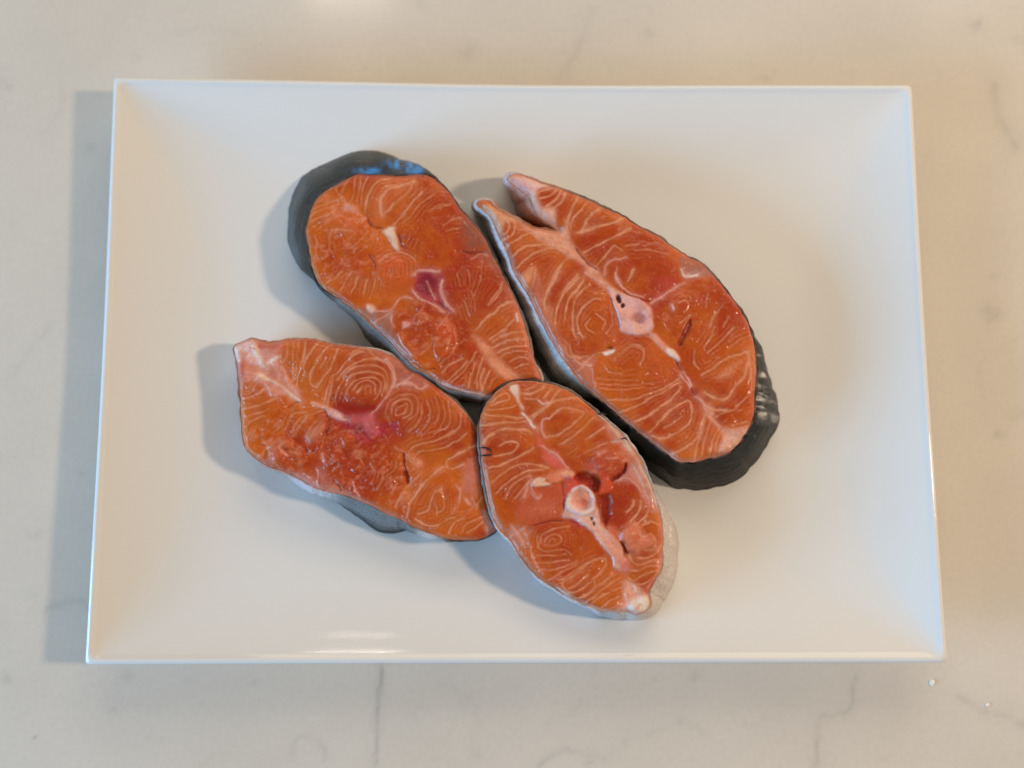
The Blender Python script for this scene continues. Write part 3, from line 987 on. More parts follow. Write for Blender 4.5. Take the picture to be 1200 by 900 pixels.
# ---- right steak
S2 = dict(seed=23, z=0.0295, tilt=(0, 0), skin=0.0008, edge=(196, 146, 130),
    label='largest salmon steak with two open belly flaps and black skin at its lower end',
    outline="""594,209:-2,3:w 601,203:0,2 614,204:w 633,213:p 653,219:p 677,228:m 693,235 710,243 730,252:d 750,265 770,275:m 790,289 807,300 823,308:m 837,322 850,338:d 863,355
    877,378:k 884,400:3,5 887,427:12,13:k 886,450:22,14 885,470:26,11 884,487:27,8 877,503:24,12 865,521:18,22 847,533:11,29 827,538:8,32 810,542:1,32 793,540:-5,31
    780,530:-6,29 763,517:-8,27 743,502:-10,25:k 727,488:-11,23 710,473:-12,21 697,462:-13,19:k 685,452:-14,17:m 670,434:-20,14:b 653,410:-24,10:b 640,387:-22,8 628,363:-19,5:w 617,342:-15,4 603,320:-13,2
    597,302:-11,2:w 590,285:-11,1 584,274:-11,1 577,258:-10,0 567,246:-10,0:w 559,240:-3,3 562,234:-1,4 571,234:0,4:w 580,242:2,6:p 592,249:2,8 607,257:2,8 620,264:2,8:o 637,268:0,9 655,270:-2,7:o
    648,264:-10,8 640,259:-16,9:o 631,252:-18,10 625,243:-18,10:p 620,231:-14,8 611,223:-10,6:p 601,216:-5,4""",
    cuts=["650,266 672,290 690,310 705,328 735,355 760,390 785,410 800,440 815,465 827,480 845,500 872,528",
          "765,355 785,340 800,333 812,322 835,308", "730,385 715,410 690,420 665,438"],
    reds=[(770, 350, 34, .55), (700, 300, 30, .3), (740, 400, 30, .4), (740, 335, 34, .4), (800, 350, 40, .3), (705, 320, 20, .3), (770, 440, 60, .18)],
    patches=[(P("340,365 350,400 400,450 520,540 600,590 680,640 740,660 800,700 830,760 900,820 980,890 1060,900 980,840 930,780 880,700 830,680 780,620 740,570 720,520 700,450 690,390 650,440 520,445 420,415", E), (226, 160, 134), .92, 2.5, .0003, 1),
             (P("420,180 470,175 480,240 530,300 600,310 610,420 640,450 560,395 480,355 440,300", E), (232, 184, 164), .92, 2.5, .0002, 1),
             (P("250,90 300,45 400,70 560,120 640,150 540,150 470,175 420,185 330,140", E), (234, 190, 184), .85, 3, 0, 1),
             (P("100,290 170,275 260,330 340,370 340,400 280,390 240,410 230,470 190,440 150,370", E), (230, 178, 140), .8, 3, .0002, 1),
             (P("850,100 900,130 960,150 1040,170 1100,200 1155,240 1165,320 1165,390 1120,430 1060,445 990,430 930,390 920,320 900,240 870,170", G), (233, 176, 166), .97, 1.6, .0008, 2),
             (P("905,170 925,160 945,185 940,208 920,205", G), (84, 20, 24), .95, 1.0, -.0012),
             (P("945,220 960,210 975,228 965,246 950,242", G), (80, 18, 20), .95, 1.0, -.001),
             (P("1020,320 1045,285 1085,280 1115,310 1110,345 1075,362 1035,350", G), (172, 104, 106), .85, 2, -.0005),
             (P("600,580 700,590 790,560 760,640 740,720 750,800 800,860 730,850 650,740 570,620 500,520 550,520", G), (206, 128, 100), .65, 4, -.0003),
             (P("820,560 870,538 900,535 890,560 830,575", G), (244, 224, 210), .95, 1.2, .0004, 1),  # white glint painted in as a pale raised patch
             (P("850,520 880,510 890,528 860,534", G), (70, 30, 20), .8, 1.2, -.0005),
             (P("240,60 300,80 370,150 420,190 460,245 440,260 400,230 340,180 270,110", H), (230, 160, 142), .9, 1.8, .0006, 1),
             (P("370,180 410,180 455,245 440,260 400,230", H), (246, 214, 202), .95, 1.2, .0005, 1),
             (P("530,-20 545,10 500,90 465,150 440,140 470,80", H), (140, 26, 12), .9, 1.4, -.0012),
             (P("720,385 770,330 860,270 890,270 850,310 790,380", H), (222, 142, 106), .8, 3.5, .0003),
             (P("760,745 850,740 950,735 900,820 830,890 760,895 730,890 770,820", H), (232, 182, 166), .9, 3, .0003, 1),
             (P("470,310 600,335 700,430 620,440 560,430 490,450 465,400", F), (172, 112, 100), .82, 3, -.0002),
             (P("330,450 450,480 430,540 300,620 250,640 280,560", F), (196, 70, 62), .5, 4, 0),
             (P("640,590 660,560 690,590 700,640 670,650", H), (232, 170, 140), .7, 2.5, .0002),
             (P("380,760 440,710 470,740 420,830 400,880 370,840", E), (232, 160, 118), .7, 3, .0002),
             (P("360,30 470,330 560,560 520,520 470,480 400,330 330,180", G), (216, 140, 112), .55, 3.5, 0),
             (P("340,600 480,620 640,640 580,560 450,540", F), (204, 94, 60), .2, 4, 0)],
    torn=[(P("690,600 900,560 960,700 860,760 740,740", H), .0005), (P("740,745 960,735 830,900 730,890", H), .0005)],
    lines=Ls(E, ["1.5 .7|240,490 270,470 285,430 280,390", "1.6 .7|230,520 300,490 320,440 325,390", "2 .75|260,560 330,520 380,490 430,470", "2.2 .85|310,630 370,580 440,555 550,550",
                 "2.2 .85|330,710 400,650 480,600 560,580 660,600", "2.4 .6|470,740 440,850", "2.8 .85|690,640 640,720 590,790 545,890", "2 .75|760,760 690,830 650,890",
                 "1.8 .7|800,790 760,850 730,895", "1.6 .6|350,440 420,460 480,510 540,540", "1.8 .8|480,195 560,165 620,160", "1.8 .8|490,235 570,215 630,165", "2 .8|545,290 620,230 650,170",
                 "2.6 .85|680,190 650,260 580,310", "3 .85|765,215 730,300 700,370 690,430", "2 .8|840,245 780,320 730,380 715,440", "3 .85|925,285 860,330 820,390 795,460",
                 "3 .85|770,470 820,450 920,415 1020,390 1090,355", "2.4 .8|1140,440 1050,480 960,530 880,570 800,610", "2 .7|1070,590 1020,570 980,610 930,660 890,690", "2 .7 P|940,760 950,710 1000,670 1100,650",
                 "1.8 .65|1030,720 1020,770 1040,830 1130,890", "1.8 .55|1160,740 1120,810", "1.8 .6 D|750,590 800,660 880,720", "1.4 .4|1190,540 1100,560"]) +
          Ls(F, ["1.6 .5|140,400 110,460 90,490", "1.8 .7 P|0,420 15,470 50,520 100,560 200,590", "2.4 .9 W|468,395 485,440 520,440 580,430", "2.2 .75 P|480,500 420,530 340,580 260,630", "1.6 .5|440,625 500,610 520,640",
                 "2 .75 W|392,650 405,685", "2.2 .75|710,700 680,750 665,790", "1.6 .55|700,850 660,890", "1.2 .4|800,730 770,800", "1.2 .35|650,560 640,660", "1.2 .3|760,640 720,700", "1.4 .5|470,780 540,720", "1.4 .35 D|60,560 160,600 250,620",  # first white stroke is a glint put into the colour
                 "1.2 .3|20,150 120,130 200,140", "1.2 .3|200,230 300,210 400,270", "1.3 .35|130,260 250,260 380,300"]) +
          Ls(G, ["2.6 .85|510,0 460,80 420,160 405,220 410,260", "2.2 .8|640,30 560,120 510,200 485,280 475,350", "2 .75|680,50 600,150 565,230 550,330", "1.8 .75|720,80 650,140 620,220 605,300 610,420 625,460",
                 "1.8 .75|800,180 740,190 690,240 650,300 640,360 660,440 670,460", "1.6 .65|770,290 830,340 820,390", "1.6 .65|730,320 700,365 715,405 760,420", "1.8 .6|580,510 600,570 660,600", "1.8 .6 P|610,590 660,640 700,630 760,580",
                 "1.6 .55 P|640,690 690,650 740,660", "1.5 .5 P|740,680 745,750 760,800", "1.4 .4|900,600 920,560 980,530 1070,530 1110,560 1105,610 1070,630", "1.4 .4|820,640 860,690 950,700", "2 .6 P|690,0 760,40 830,80 860,110",
                 "1.5 .6 D|870,180 910,270 925,380", "1.4 .45|540,470 560,500", "1.5 .45|760,130 820,120", "1.3 .4|870,230 880,330 850,420", "1.6 .5|570,580 700,590 800,560 880,540", "2 .5|1120,430 1190,480"]) +
          Ls(H, ["1.5 .5|130,150 190,160 210,190 205,240 170,280", "1.4 .4|0,240 60,190 120,150", "2 .8|620,350 690,310 760,260 840,225 930,195", "3.2 .85|930,200 940,260 925,320 900,380 840,440 780,510 720,525 670,505 640,480",
                 "2 .75|640,570 700,600 780,600", "1.6 .6|970,450 920,520 850,580", "2.6 .8 P|580,505 630,570 650,640 700,690 745,730", "1.6 .6|820,710 870,700 930,690", "1.6 .6|820,735 880,730 940,715", "1.6 .6|700,660 750,620 830,600",
                 "1.5 .5|700,20 670,100 630,160", "1.4 .45|850,20 760,110 660,190", "1.5 .45|960,80 880,110 800,170", "2.2 .75 P|465,330 500,350 545,430", "2 .7 P|465,360 500,395 540,440", "1.6 .6 D|440,265 460,300 470,330", "2 .5 D|550,440 570,490",
                 "1.5 .4|560,180 560,260 600,310", "1.4 .5|950,240 960,330 940,420", "2 .4 P|960,60 980,200 990,400"]) +
          Ls(I, ["1.3 .4|100,20 250,25 400,20", "1.5 .5|140,95 300,95 450,75", "1.8 .7|190,180 350,165 480,130 600,80 690,25", "1.8 .7|270,260 380,220 500,160 600,100 700,45", "2.2 .8|370,330 480,280 560,220 640,160 710,80",
                 "2.6 .9|540,340 620,250 700,200 765,170 790,210 785,290 760,340 680,400 580,450 500,430", "1.8 .7|490,400 540,340", "1.5 .6|590,370 650,330 715,285", "2.8 .85|880,270 860,340 820,430 760,490 690,540 640,560",
                 "2 .7|880,310 850,400 820,500 805,590", "2 .7|920,320 890,400 870,480 850,570", "2 .7|975,380 940,440 915,520 905,570", "1.6 .6|990,400 960,480 940,560", "2 .7|930,310 970,360 985,390", "1.3 .4|120,60 300,60 500,50",
                 "2.4 .5 P|100,140 200,215 300,300 400,385 520,470 620,560 700,605 820,605", "1.4 .5|1060,380 1100,420 1050,440"]),
    bumps=[(697, 372, 26, 34, 20, .0008), (765, 302, 36, 16, 20, .0006), (742, 420, 30, 18, 0, .0005), (843, 452, 26, 18, -30, .0006), (790, 355, 18, 14, 20, .0007)])

# ---- left steak
S3 = dict(seed=37, z=0.0255, tilt=(0, 0), skin=0.0006, edge=(214, 150, 136),
    label='leftmost salmon steak with a ragged surface, pale torn corner and crimson blood stain',
    outline="""273,407:p 281,401 296,397:p 315,401 332,398:p 348,397 368,397 388,403 407,405:p 428,407:l 448,412 465,420:l 480,431 497,442:m 517,457 533,470:m 547,485 557,500:m 561,520
    563,538:m 566,558 571,583 577,607:m 583,617 577,624:d 563,631 547,633:d 527,632 503,625:0,1:l 483,617:2,3:q 463,606:6,17:q 447,600:-2,25:q 432,592:-7,18:q 407,582:-4,10:q 386,577:-2,5:b 368,572:-1,3:w 348,560:-1,3:w
    330,552:p 315,547 300,538 288,527:p 283,510 282,490:o 280,465 278,440:p 275,420""",
    cuts=["268,398 310,430 340,455 352,470 385,477 405,490 440,485 460,505 475,520 478,535 510,545 530,545 545,580 588,620",
          "440,485 450,470 462,456 470,440 478,425", "478,535 478,565 472,585 455,610"],
    reds=[(440, 475, 30, .8), (430, 500, 40, .7), (470, 500, 34, .45), (440, 540, 40, .3), (400, 510, 40, .3), (520, 480, 40, .3), (425, 430, 30, .35)],
    patches=[(P("45,100 180,45 300,70 400,60 385,130 370,160 390,200 400,270 450,340 510,400 530,470 510,485 430,440 350,460 290,420 230,360 150,350 90,400 75,200", J), (222, 150, 132), .85, 3, .0004, 1),
             (P("210,75 290,85 380,80 370,110 290,115 220,105", J), (190, 74, 56), .7, 3, 0),
             (P("95,210 125,200 125,300 95,370 85,300", J), (190, 74, 56), .7, 3, 0),
             (P("60,90 180,60 230,130 280,230 250,250 180,220 130,170 70,160", J), (240, 204, 198), .8, 3, .0005),
             (P("730,590 780,530 860,570 1030,565 1060,640 1180,650 1150,720 1060,740 960,770 900,720 800,650", J), (172, 40, 56), .9, 4, -.0003, 3),
             (P("860,585 1030,565 1040,600 1070,720 960,690 880,650", J), (206, 100, 104), .8, 3, .0004),
             (P("890,660 950,650 960,690 910,710", J), (110, 20, 40), .7, 3, -.0004),
             (P("740,470 800,450 900,500 1060,520 1020,570 860,570", J), (152, 26, 18), .75, 5, -.0005),
             (P("700,520 745,540 850,600 860,630 740,600 715,560", J), (236, 184, 176), .9, 2, .0006, 1),
             (P("595,485 650,490 720,520 700,535 620,520", J), (232, 160, 134), .85, 2, .0005, 1),
             (P("555,720 590,680 680,640 700,680 640,740 570,780", J), (218, 134, 106), .8, 3, .0006),
             (P("275,195 330,195 450,260 560,350 520,395 400,355 310,395 315,320", K), (186, 106, 88), .85, 2.5, -.0004, 1),
             (P("0,90 140,105 300,170 470,280 440,290 300,200 150,150 100,110", K), (200, 120, 100), .7, 3, -.0002),
             (P("470,380 560,390 650,450 780,470 900,540 1040,600 1190,680 1000,625 850,565 620,500 500,430", M), (204, 128, 108), .78, 3, -.0004, 1),
             (P("600,380 680,330 740,400 760,470 650,460", M), (188, 112, 100), .55, 4, -.0002),
             (P("830,240 920,220 940,400 900,480 830,490 790,460 780,420", N), (210, 122, 100), .7, 5, 0),
             (P("930,600 1000,640 1030,720 970,750 950,680", N), (206, 160, 148), .8, 3, 0),
             (P("372,190 385,185 390,280 420,360 400,412 380,350 372,260", N), (142, 30, 16), .9, 1.2, -.0011),
             (P("395,185 470,210 510,250 480,290 420,230", N), (230, 150, 118), .7, 3, .0005),
             (P("610,290 660,275 655,310 600,340", N), (226, 136, 100), .7, 3, .0004),
             (P("560,520 600,460 640,440 655,500 650,570 600,560", N), (208, 96, 42), .4, 3, .0004),
             (P("375,165 420,145 460,170 465,210 420,220 385,200", M), (220, 130, 96), .7, 3, .0010),
             (P("330,200 370,180 420,260 400,320 330,310 315,260", M), (206, 104, 74), .6, 3, .0010),
             (P("820,120 880,110 900,170 840,190", M), (208, 84, 34), .6, 4, .0007)],
    torn=[(P("110,700 400,560 740,600 1100,740 1300,900 1300,1200 1050,1200 700,1080 330,940 130,860", J), .0009), (P("45,100 400,60 530,470 90,400", J), .0006)],
    lines=Ls(J, ["2 .8|430,70 440,130 430,180 400,210", "1.8 .8|475,65 475,150 470,250 480,330", "1.8 .8|510,55 505,150 495,250 480,320", "1.8 .8|560,55 545,150 525,230 505,300 505,390", "2 .8|640,70 580,150 545,230 550,290 535,330",
                 "2.4 .85|655,155 620,220 590,290 585,350 600,375 640,380 700,300 720,260", "1.8 .75|740,85 690,120 660,160", "1.8 .7|690,180 675,220 660,245", "2 .8|790,115 740,200 730,260 690,310", "2 .8|960,130 880,170 820,230 780,290 750,310 720,400 690,490",
                 "1.6 .65|760,310 740,420 715,510", "1.8 .8|790,330 830,270 900,220 980,190 1060,185 1140,220 1170,270 1175,330", "1.7 .75|820,310 870,260 950,235 1060,235 1120,265 1140,330 1135,400",
                 "1.7 .75|840,370 870,310 930,280 1040,275 1110,305 1125,380 1100,440", "1.6 .75|850,440 860,390 900,340 980,310 1050,315 1090,360 1080,430 1040,470", "1.5 .7|900,400 940,350 1000,330 1050,370 1050,430",
                 "2 .7|930,420 960,380", "1.4 .6|980,420 990,370 1020,380 1015,420", "1.5 .55|770,480 790,400 830,330", "2 .6 P|1060,180 1160,210 1190,300 1180,390 1110,480 1060,540 1030,570",  # short first stroke is a painted highlight in the whorl
                 "1.8 .8|210,370 160,430", "2 .8|270,400 200,440 110,480", "2.2 .8|360,470 250,500 110,545", "1.6 .65|300,540 200,570 120,600", "1.6 .6|260,580 180,620 140,660", "1.8 .6|190,670 150,740",
                 "3.2 .85 W|180,60 230,180 270,240", "3 .8 W|300,210 350,180 390,170", "3.4 .9 W|240,310 330,350 420,400 520,480", "3 .7 P|400,240 450,350 500,420", "4 .7 W|90,190 70,150 60,110", "2 .6 P|150,280 230,320 300,390 330,450",
                 "1.6 .6|550,560 470,580 440,640 420,680", "1.5 .55|600,570 520,610 460,700", "1.5 .55|570,590 520,660 470,730", "2 .6|720,540 640,560 580,590", "1.4 .4|660,600 600,660 560,720", "1.4 .45|400,640 350,700",
                 "1.6 .5 D|440,530 490,490 520,490", "2 .5 D|700,560 720,640 700,720", "2 .5 D|830,600 860,610 850,650"]) +
          Ls(K, ["2.2 .8 P|260,190 300,260 315,320 305,390", "3 .85 P|310,390 360,365 430,360 490,395 530,380", "1.6 .6 P|450,290 400,340 340,375", "1.8 .7|0,155 80,110 120,120 170,170 250,200", "1.6 .75|325,580 330,540 370,510 405,495 400,530 370,570 325,580",
                 "1.5 .6|290,570 310,510 370,460 420,470 440,510 430,570 380,600", "1.4 .4|270,640 250,580 280,500 350,440 440,430 480,480 470,560 420,610", "1.5 .6|500,500 505,570 470,640 410,695", "1.4 .4|590,640 620,560 600,440",
                 "1.6 .5|690,480 700,600 680,660 590,710", "1.4 .4|540,480 560,560 530,650 470,720", "1.6 .5|780,570 770,660 690,730", "1.4 .35|650,480 660,580 620,680", "3 .4 P|640,400 760,510 870,650"]) +
          Ls(M, ["2 .7 P|390,210 430,270", "1.6 .5 P|330,190 320,260", "1.6 .5|450,230 500,250", "2 .5 P|640,350 650,480", "2 .5 P|680,250 690,300", "1.4 .5|110,60 190,0", "1.3 .4|130,20 110,90", "1.8 .4 P|550,390 600,420", "1.6 .5 P|900,450 940,540",
                 "1.8 .6 D|560,220 590,250 620,230", "1.8 .4 D|760,440 800,470 820,500", "1.5 .4 P|1050,370 1030,320", "1.6 .4 P|800,330 760,360"]) +
          Ls(N, ["1.6 .65|410,170 450,135 560,105 650,80 720,30", "1.6 .6|460,190 500,165 600,160 680,140 760,90 810,50", "2.2 .8|890,130 820,160 740,200 690,230 680,270 690,300 740,295 790,270", "2 .75|495,330 440,390 370,460 320,560",
                 "2.4 .8|660,280 600,320 530,380 480,450 430,520 415,590 405,640", "2.2 .85|640,435 590,470 560,530 540,580 480,610", "2 .8|640,435 660,500 655,570 610,600", "1.8 .7|600,560 610,620", "2.4 .85|460,650 540,690 620,690 680,650 740,640",
                 "2.4 .75 P|740,420 775,460 760,560 720,610", "2.6 .7 P|800,500 850,560", "2 .7|700,760 720,700 760,660 800,650", "1.8 .7|800,740 830,680 900,650 930,640", "1.6 .6|890,590 900,540 940,490", "1.6 .6|840,740 900,700 930,670",
                 "1.6 .5|260,350 320,300 330,240", "1.5 .45|280,470 330,400", "1.4 .4|180,440 230,380 240,330", "1.6 .5 P|320,150 380,170", "1.5 .45|60,200 100,260", "2 .5 P|840,600 880,560 860,500", "1.3 .4|560,40 640,20"]),
    bumps=[(428, 448, 30, 30, 0, .0007), (474, 482, 26, 26, 0, .0005), (335, 520, 7, 7, 0, .0012), (325, 532, 9, 12, 20, .0012), (371, 508, 14, 8, -30, .0008), (352, 540, 10, 8, 0, .0008), (392, 535, 14, 10, 20, .0008), (412, 512, 14, 9, 0, .0008),
           (418, 545, 12, 9, 40, .0008), (440, 560, 14, 10, 10, .0007)])

# ---- lower middle steak
S4 = dict(seed=53, z=0.0300, tilt=(0, 0), skin=0.0008, edge=(200, 150, 136),
    label='smallest salmon steak with a round white backbone and silvery belly skin at lower centre',
    outline="""595,449:d 605,446:k 630,447:d 653,452:m 670,460 683,469:m 700,483 717,497:b 730,509:b 742,524:w 753,541:b 762,563:b 769,583:2,3:w 774,602:9,5:l 777,620:15,4:l 777,645:17,8:l 776,665:16,9:l 769,680:19,9:l 761,695:19,9:l 763,706:8,8:l 759,716:2,5
    747,721:-4,4:l 735,717:0,4:l 710,717:0,5:b 693,711:w 673,703 653,691:w 633,679 618,663:p 607,647 597,633:w 586,622:w 578,608:s 572,587:m 568,567 565,548:m 562,520 561,505:d 562,490:k 568,475 580,460:k""",
    cuts=["598,440 610,470 625,497 632,515 645,535 660,550 672,570 690,600 705,620 725,650 730,675 745,700 760,718",
          "690,575 705,566 718,561 733,552 765,556", "670,605 640,613 620,625 600,625 575,616"],
    reds=[(690, 580, 40, .7), (650, 600, 30, .4), (650, 660, 34, .35), (720, 590, 26, .6), (680, 630, 26, .4), (700, 540, 30, .35), (625, 575, 34, .2), (735, 655, 24, .3)],
    patches=[(P("520,290 590,390 650,440 690,520 680,600 600,670 700,680 760,720 790,790 830,860 900,900 850,740 800,600 740,450 640,330", PP), (208, 140, 128), .85, 3, -.0004, 1),
             (P("60,0 75,150 125,300 175,410 150,420 90,300 50,120", Q_), (196, 140, 122), .75, 3, 0),
             (P("170,430 240,390 330,410 380,430 350,500 330,560 280,545 220,470", Q_), (200, 132, 110), .82, 3, -.0003, 1),
             (P("285,105 330,95 350,130 360,200 390,260 370,270 340,200 300,150", O), (238, 196, 176), .95, 1.6, .0004, 1),
             (P("470,400 500,410 500,460 530,500 545,550 600,570 640,620 690,690 640,700 560,660 510,600 520,550 480,510", O), (218, 104, 88), .85, 2.5, .0003, 1),
             (P("430,790 480,745 540,755 530,775 570,800 500,810 440,810", O), (236, 194, 166), .95, 1.4, .0012, 1),
             (P("520,750 570,720 660,705 730,740 760,770 680,765 620,785 570,795 540,770", O), (226, 134, 100), .85, 2, .0010, 1),
             (P("640,720 700,700 740,740 720,770 680,750", O), (236, 170, 142), .85, 2, .0008, 1),
             (P("300,160 380,110 480,130 580,110 600,180 620,300 500,370 390,410 290,370 270,330", Q_), (206, 96, 66), .55, 4, .0006),
             (P("360,250 480,210 560,250 480,330 360,350", Q_), (210, 112, 78), .4, 6, .0003),
             (P("700,40 780,20 850,60 862,120 825,152 770,110 690,92 670,60", Q_), (150, 34, 18), .95, 1.8, -.0026),
             (P("1100,650 1098,690 1060,730 1010,765 1000,750 1050,715 1085,680 1092,645", O), (130, 24, 12), .9, 1.4, -.0022),
             (P("860,190 930,180 930,300 905,400 870,380 850,300", Q_), (146, 30, 14), .85, 3, -.0018),
             (P("830,10 890,30 935,90 925,160 870,175 855,130 870,80", Q_), (216, 84, 50), .8, 2.5, .0008),
             (P("630,50 700,90 770,100 740,120 660,140 610,200 590,150", Q_), (212, 84, 70), .85, 3, .0006, 1),
             (P("640,330 700,350 770,400 740,415 680,385 640,360", Q_), (166, 28, 34), .9, 2, -.0006),
             (P("600,310 640,240 700,290 830,260 850,330 870,400 940,450 1010,530 1030,640 1000,700 960,680 950,620 890,560 830,490 790,430 720,380 660,345 620,342", Q_), (233, 182, 166), .95, 1.8, .0008, 2),
             (P("870,480 940,520 1000,560 1010,640 980,670 930,590", Q_), (228, 150, 120), .7, 3, .0004),
             (P("660,140 720,113 790,130 828,190 825,250 790,300 720,318 655,300 620,250 625,190", Q_), (240, 206, 198), .97, 1.2, .0012, 2),
             (P("672,160 725,130 785,150 806,200 790,250 730,275 675,250 655,205", Q_), (226, 152, 132), .92, 2, -.0014),
             (P("705,225 735,205 765,225 755,255 720,258", Q_), (206, 118, 108), .8, 2.5, -.0004),
             (P("785,335 800,330 805,350 790,355", Q_), (110, 24, 34), .9, 1, -.0006),
             (P("802,370 815,368 818,392 806,392", Q_), (70, 18, 20), .9, 1, -.0008),
             (P("545,190 600,145 650,150 690,210 760,240 750,290 690,320 640,350 580,330 540,260", R), (222, 128, 94), .75, 2.5, .0010),
             (P("540,550 620,560 690,620 730,660 735,720 640,780 570,760 500,740 540,700 550,640", R), (226, 164, 146), .88, 3, .0002, 1),
             (P("580,720 640,670 720,660 735,720 700,765 620,780", R), (244, 226, 214), .92, 3, .0012, 1),
             (P("510,390 570,380 580,470 530,480", R), (220, 140, 128), .8, 3, .0003, 1),
             (P("440,160 500,180 530,260 500,290 450,230", R), (222, 120, 88), .6, 3, .0006),
             (P("1020,560 1080,590 1090,660 1040,715 960,735 900,700 880,600 940,560", O), (190, 74, 52), .6, 4, .0010),
             (P("800,680 860,640 940,650 900,710 830,720", O), (204, 100, 84), .5, 4, .0004)],
    torn=[(P("800,560 1100,560 1090,700 950,760 800,700", O), .0004), (P("440,160 760,240 690,330 560,480 480,420", R), .0004), (P("540,550 730,660 640,785 500,740", R), .0005)],
    lines=Ls(O, ["2.6 .9 W|380,300 410,340 440,380 460,395", "1.8 .8|140,230 200,180 260,150 285,190 230,215 150,240", "1.8 .75|125,275 200,270 290,255 330,235", "2.2 .8|100,300 160,320 250,325 380,330", "2.2 .8|80,375 180,375 290,365 390,355",
                 "3 .85|95,500 130,460 200,425 290,410 400,415 440,440", "2 .8|215,520 260,500 320,505 340,525 320,560 260,580 170,595", "2.4 .8|140,680 220,655 330,610 420,560 455,530", "2 .8|160,780 240,710 330,670 430,650 500,660 560,680",
                 "1.8 .7|190,860 260,790 350,740 430,700 520,690", "1.6 .65|250,890 300,810 380,760 430,740", "1.6 .65|320,890 370,830 420,780", "2 .75|370,160 440,160 510,130 540,95", "1.6 .7|400,130 470,110 490,85", "1.5 .6|390,190 460,200 490,180",
                 "1.8 .7|580,105 560,150 530,190", "2 .75|640,130 600,180 560,230 490,280 440,320", "2.4 .85|450,330 520,270 580,220 650,195 740,185 790,205", "2.2 .8|560,330 600,290 660,260 720,270 770,280 800,300 760,350 700,390 620,440 560,455",
                 "1.8 .7 P|560,330 520,340 505,390 520,430 545,460", "1.8 .7|870,330 820,380 740,440 640,510", "2 .75|945,395 880,440 820,475", "1.5 .5|960,500 900,530 840,560", "2 .6 P|970,610 1040,605", "2 .5 P|910,580 960,560", "1.4 .35|760,540 700,580",
                 "2 .6 P|520,520 560,560 620,600 680,680", "1.5 .5 P|430,800 440,840 480,890", "2 .5 P|380,890 410,800 430,760", "1.4 .5 W|480,210 520,240 560,220"]) +
          Ls(PP, ["2.6 .8 G|490,215 560,280 640,370 700,440 760,530 800,620 850,720 890,820 930,890", "1.6 .6 G|590,400 650,400 700,450", "1.5 .5 G|640,480 720,560 780,680 830,800", "1.4 .5 P|600,670 680,660 740,700 780,750"]) +
          Ls(Q_, ["1.6 .55|440,520 450,470 520,430 600,410 650,400", "1.5 .5|470,510 490,480 540,460 590,480 580,520 520,540 470,530", "1.4 .45|500,510 530,490 550,510", "1.6 .55|420,480 430,560 500,580 600,565 660,600", "1.6 .55|400,610 500,610 620,600", "1.6 .55|400,655 520,655 640,640", "1.6 .55|430,705 530,710 630,680 700,640",
                  "1.6 .5|500,780 600,720 700,660", "2 .6 P|240,470 290,440 340,410", "2 .6 P|240,390 290,460 330,540", "1.6 .5 P|330,420 360,520 400,650 460,740", "1.8 .5 D|600,360 500,370 400,400", "2 .6 D|590,110 600,200 610,290", "1.6 .5 P|380,180 420,210 440,190",
                  "2.4 .6 P|860,370 900,430 930,540", "2.4 .6 D|1010,520 1040,580 1050,600", "2 .6 P|820,270 860,370"]) +
          Ls(R, ["2.4 .8|560,60 600,20 610,-20", "2.4 .85|590,130 640,70 660,20 660,-20", "2.4 .85|640,145 700,90 715,40", "2 .8|680,155 740,120 750,130 800,150", "2 .75|620,150 650,190 680,230 740,215 770,260 740,310 700,320", "2 .8|640,380 700,375 770,340 805,290",
                 "2.4 .85|580,360 600,410 650,430 720,400 800,385", "2 .8|590,470 640,475 700,440 760,430 810,440", "1.8 .75|570,520 620,540 700,490 780,470 800,490", "1.6 .7|650,570 700,560 740,530", "1.6 .55|100,540 200,470 300,410",
                 "2.2 .8|160,625 130,600 115,570 130,540 220,480 300,410 390,385 420,410 420,440 380,490 330,530", "2 .8|150,625 220,605 320,550", "2 .8|160,590 220,550 290,500", "2.2 .8|200,660 300,630 400,560 470,500", "2.2 .8|280,690 350,650 430,580 520,520",
                 "2.2 .8|330,700 380,660 470,610 540,580", "2 .8|390,730 440,680 510,645", "1.6 .6|350,590 340,540", "1.6 .6|450,735 500,700", "2 .8 W|620,590 640,620", "2 .8 W|555,635 570,660", "2.4 .7 D|545,280 560,330 555,360", "2.6 .6 P|470,370 490,440 520,470",
                 "2 .6 W|80,600 200,680 320,725 420,755 560,765", "2 .5 P|825,170 820,330 800,450 720,600"]),
    bumps=[(707, 535, 20, 18, 0, .0008), (657, 493, 24, 14, -30, .0007), (597, 523, 22, 14, -10, .0006), (640, 636, 24, 20, 20, .0006), (660, 688, 24, 14, -35, .0006), (735, 628, 12, 12, 0, .0012)],
    shreds=[P("60,540 120,538 150,560 155,592", O), P("70,596 130,590 178,582", O), P("478,216 510,205 548,216", PP), P("648,390 672,380 694,396", PP)])

for cfg in (S1, S2, S3, S4):
    build_steak(cfg)


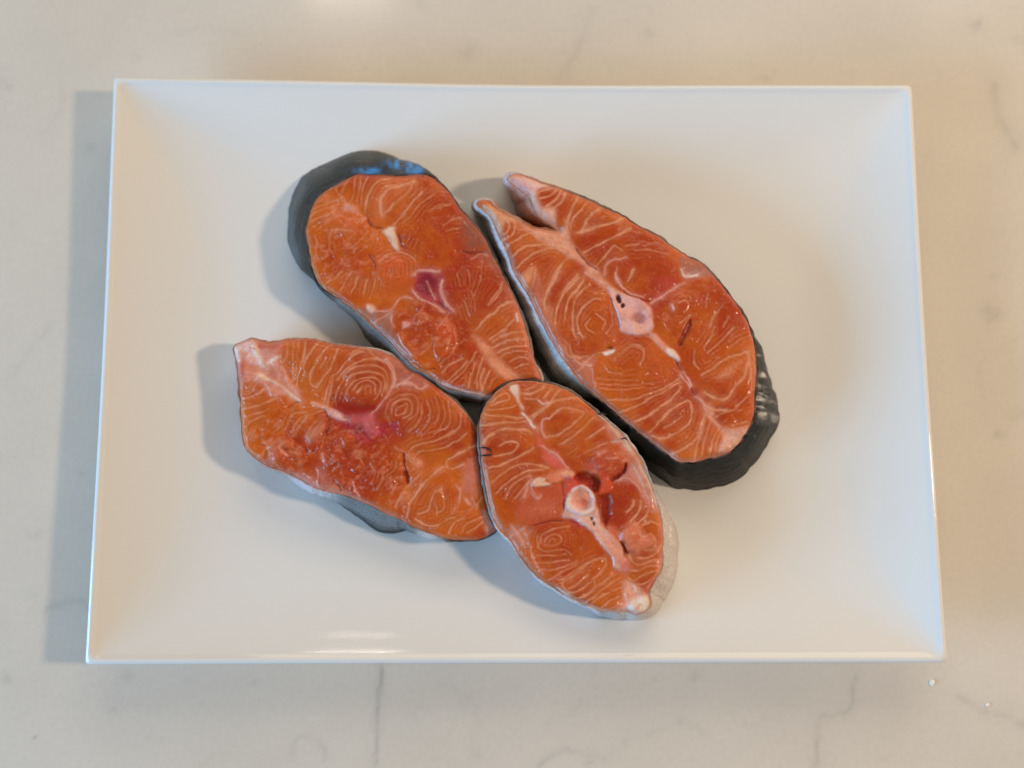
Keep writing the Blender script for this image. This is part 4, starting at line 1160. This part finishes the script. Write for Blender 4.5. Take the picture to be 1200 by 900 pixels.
# ------------------------------------------------------------------ two lamp reflections on the worktop, modelled as solid white dots
def glint(px, py, r, h, label):
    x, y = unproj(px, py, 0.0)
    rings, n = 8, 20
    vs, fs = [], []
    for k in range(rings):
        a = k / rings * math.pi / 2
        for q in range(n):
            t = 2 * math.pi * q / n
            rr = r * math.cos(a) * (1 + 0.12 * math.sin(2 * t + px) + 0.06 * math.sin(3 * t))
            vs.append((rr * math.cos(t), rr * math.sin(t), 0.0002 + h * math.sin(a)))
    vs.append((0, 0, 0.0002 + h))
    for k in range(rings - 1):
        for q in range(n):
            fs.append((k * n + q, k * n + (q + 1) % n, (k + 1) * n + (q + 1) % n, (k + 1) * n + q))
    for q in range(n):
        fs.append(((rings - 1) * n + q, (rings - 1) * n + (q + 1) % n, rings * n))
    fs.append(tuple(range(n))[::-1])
    me = bpy.data.meshes.new('glint')
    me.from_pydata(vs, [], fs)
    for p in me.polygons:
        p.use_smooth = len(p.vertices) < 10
    me.materials.append(M_GLINT)
    ob = bpy.data.objects.new('glint', me)
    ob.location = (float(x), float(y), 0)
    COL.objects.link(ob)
    tag(ob, label, 'glint', 'lamp reflections modelled as white dots on the countertop')


glint(1092, 800, 0.0014, 0.0005, 'larger lamp reflection modelled as a round white crumb on the countertop below the lower right plate corner')
glint(1157, 826, 0.0009, 0.0003, 'smaller lamp reflection modelled as a white crumb on the countertop nearest the lower right picture corner')
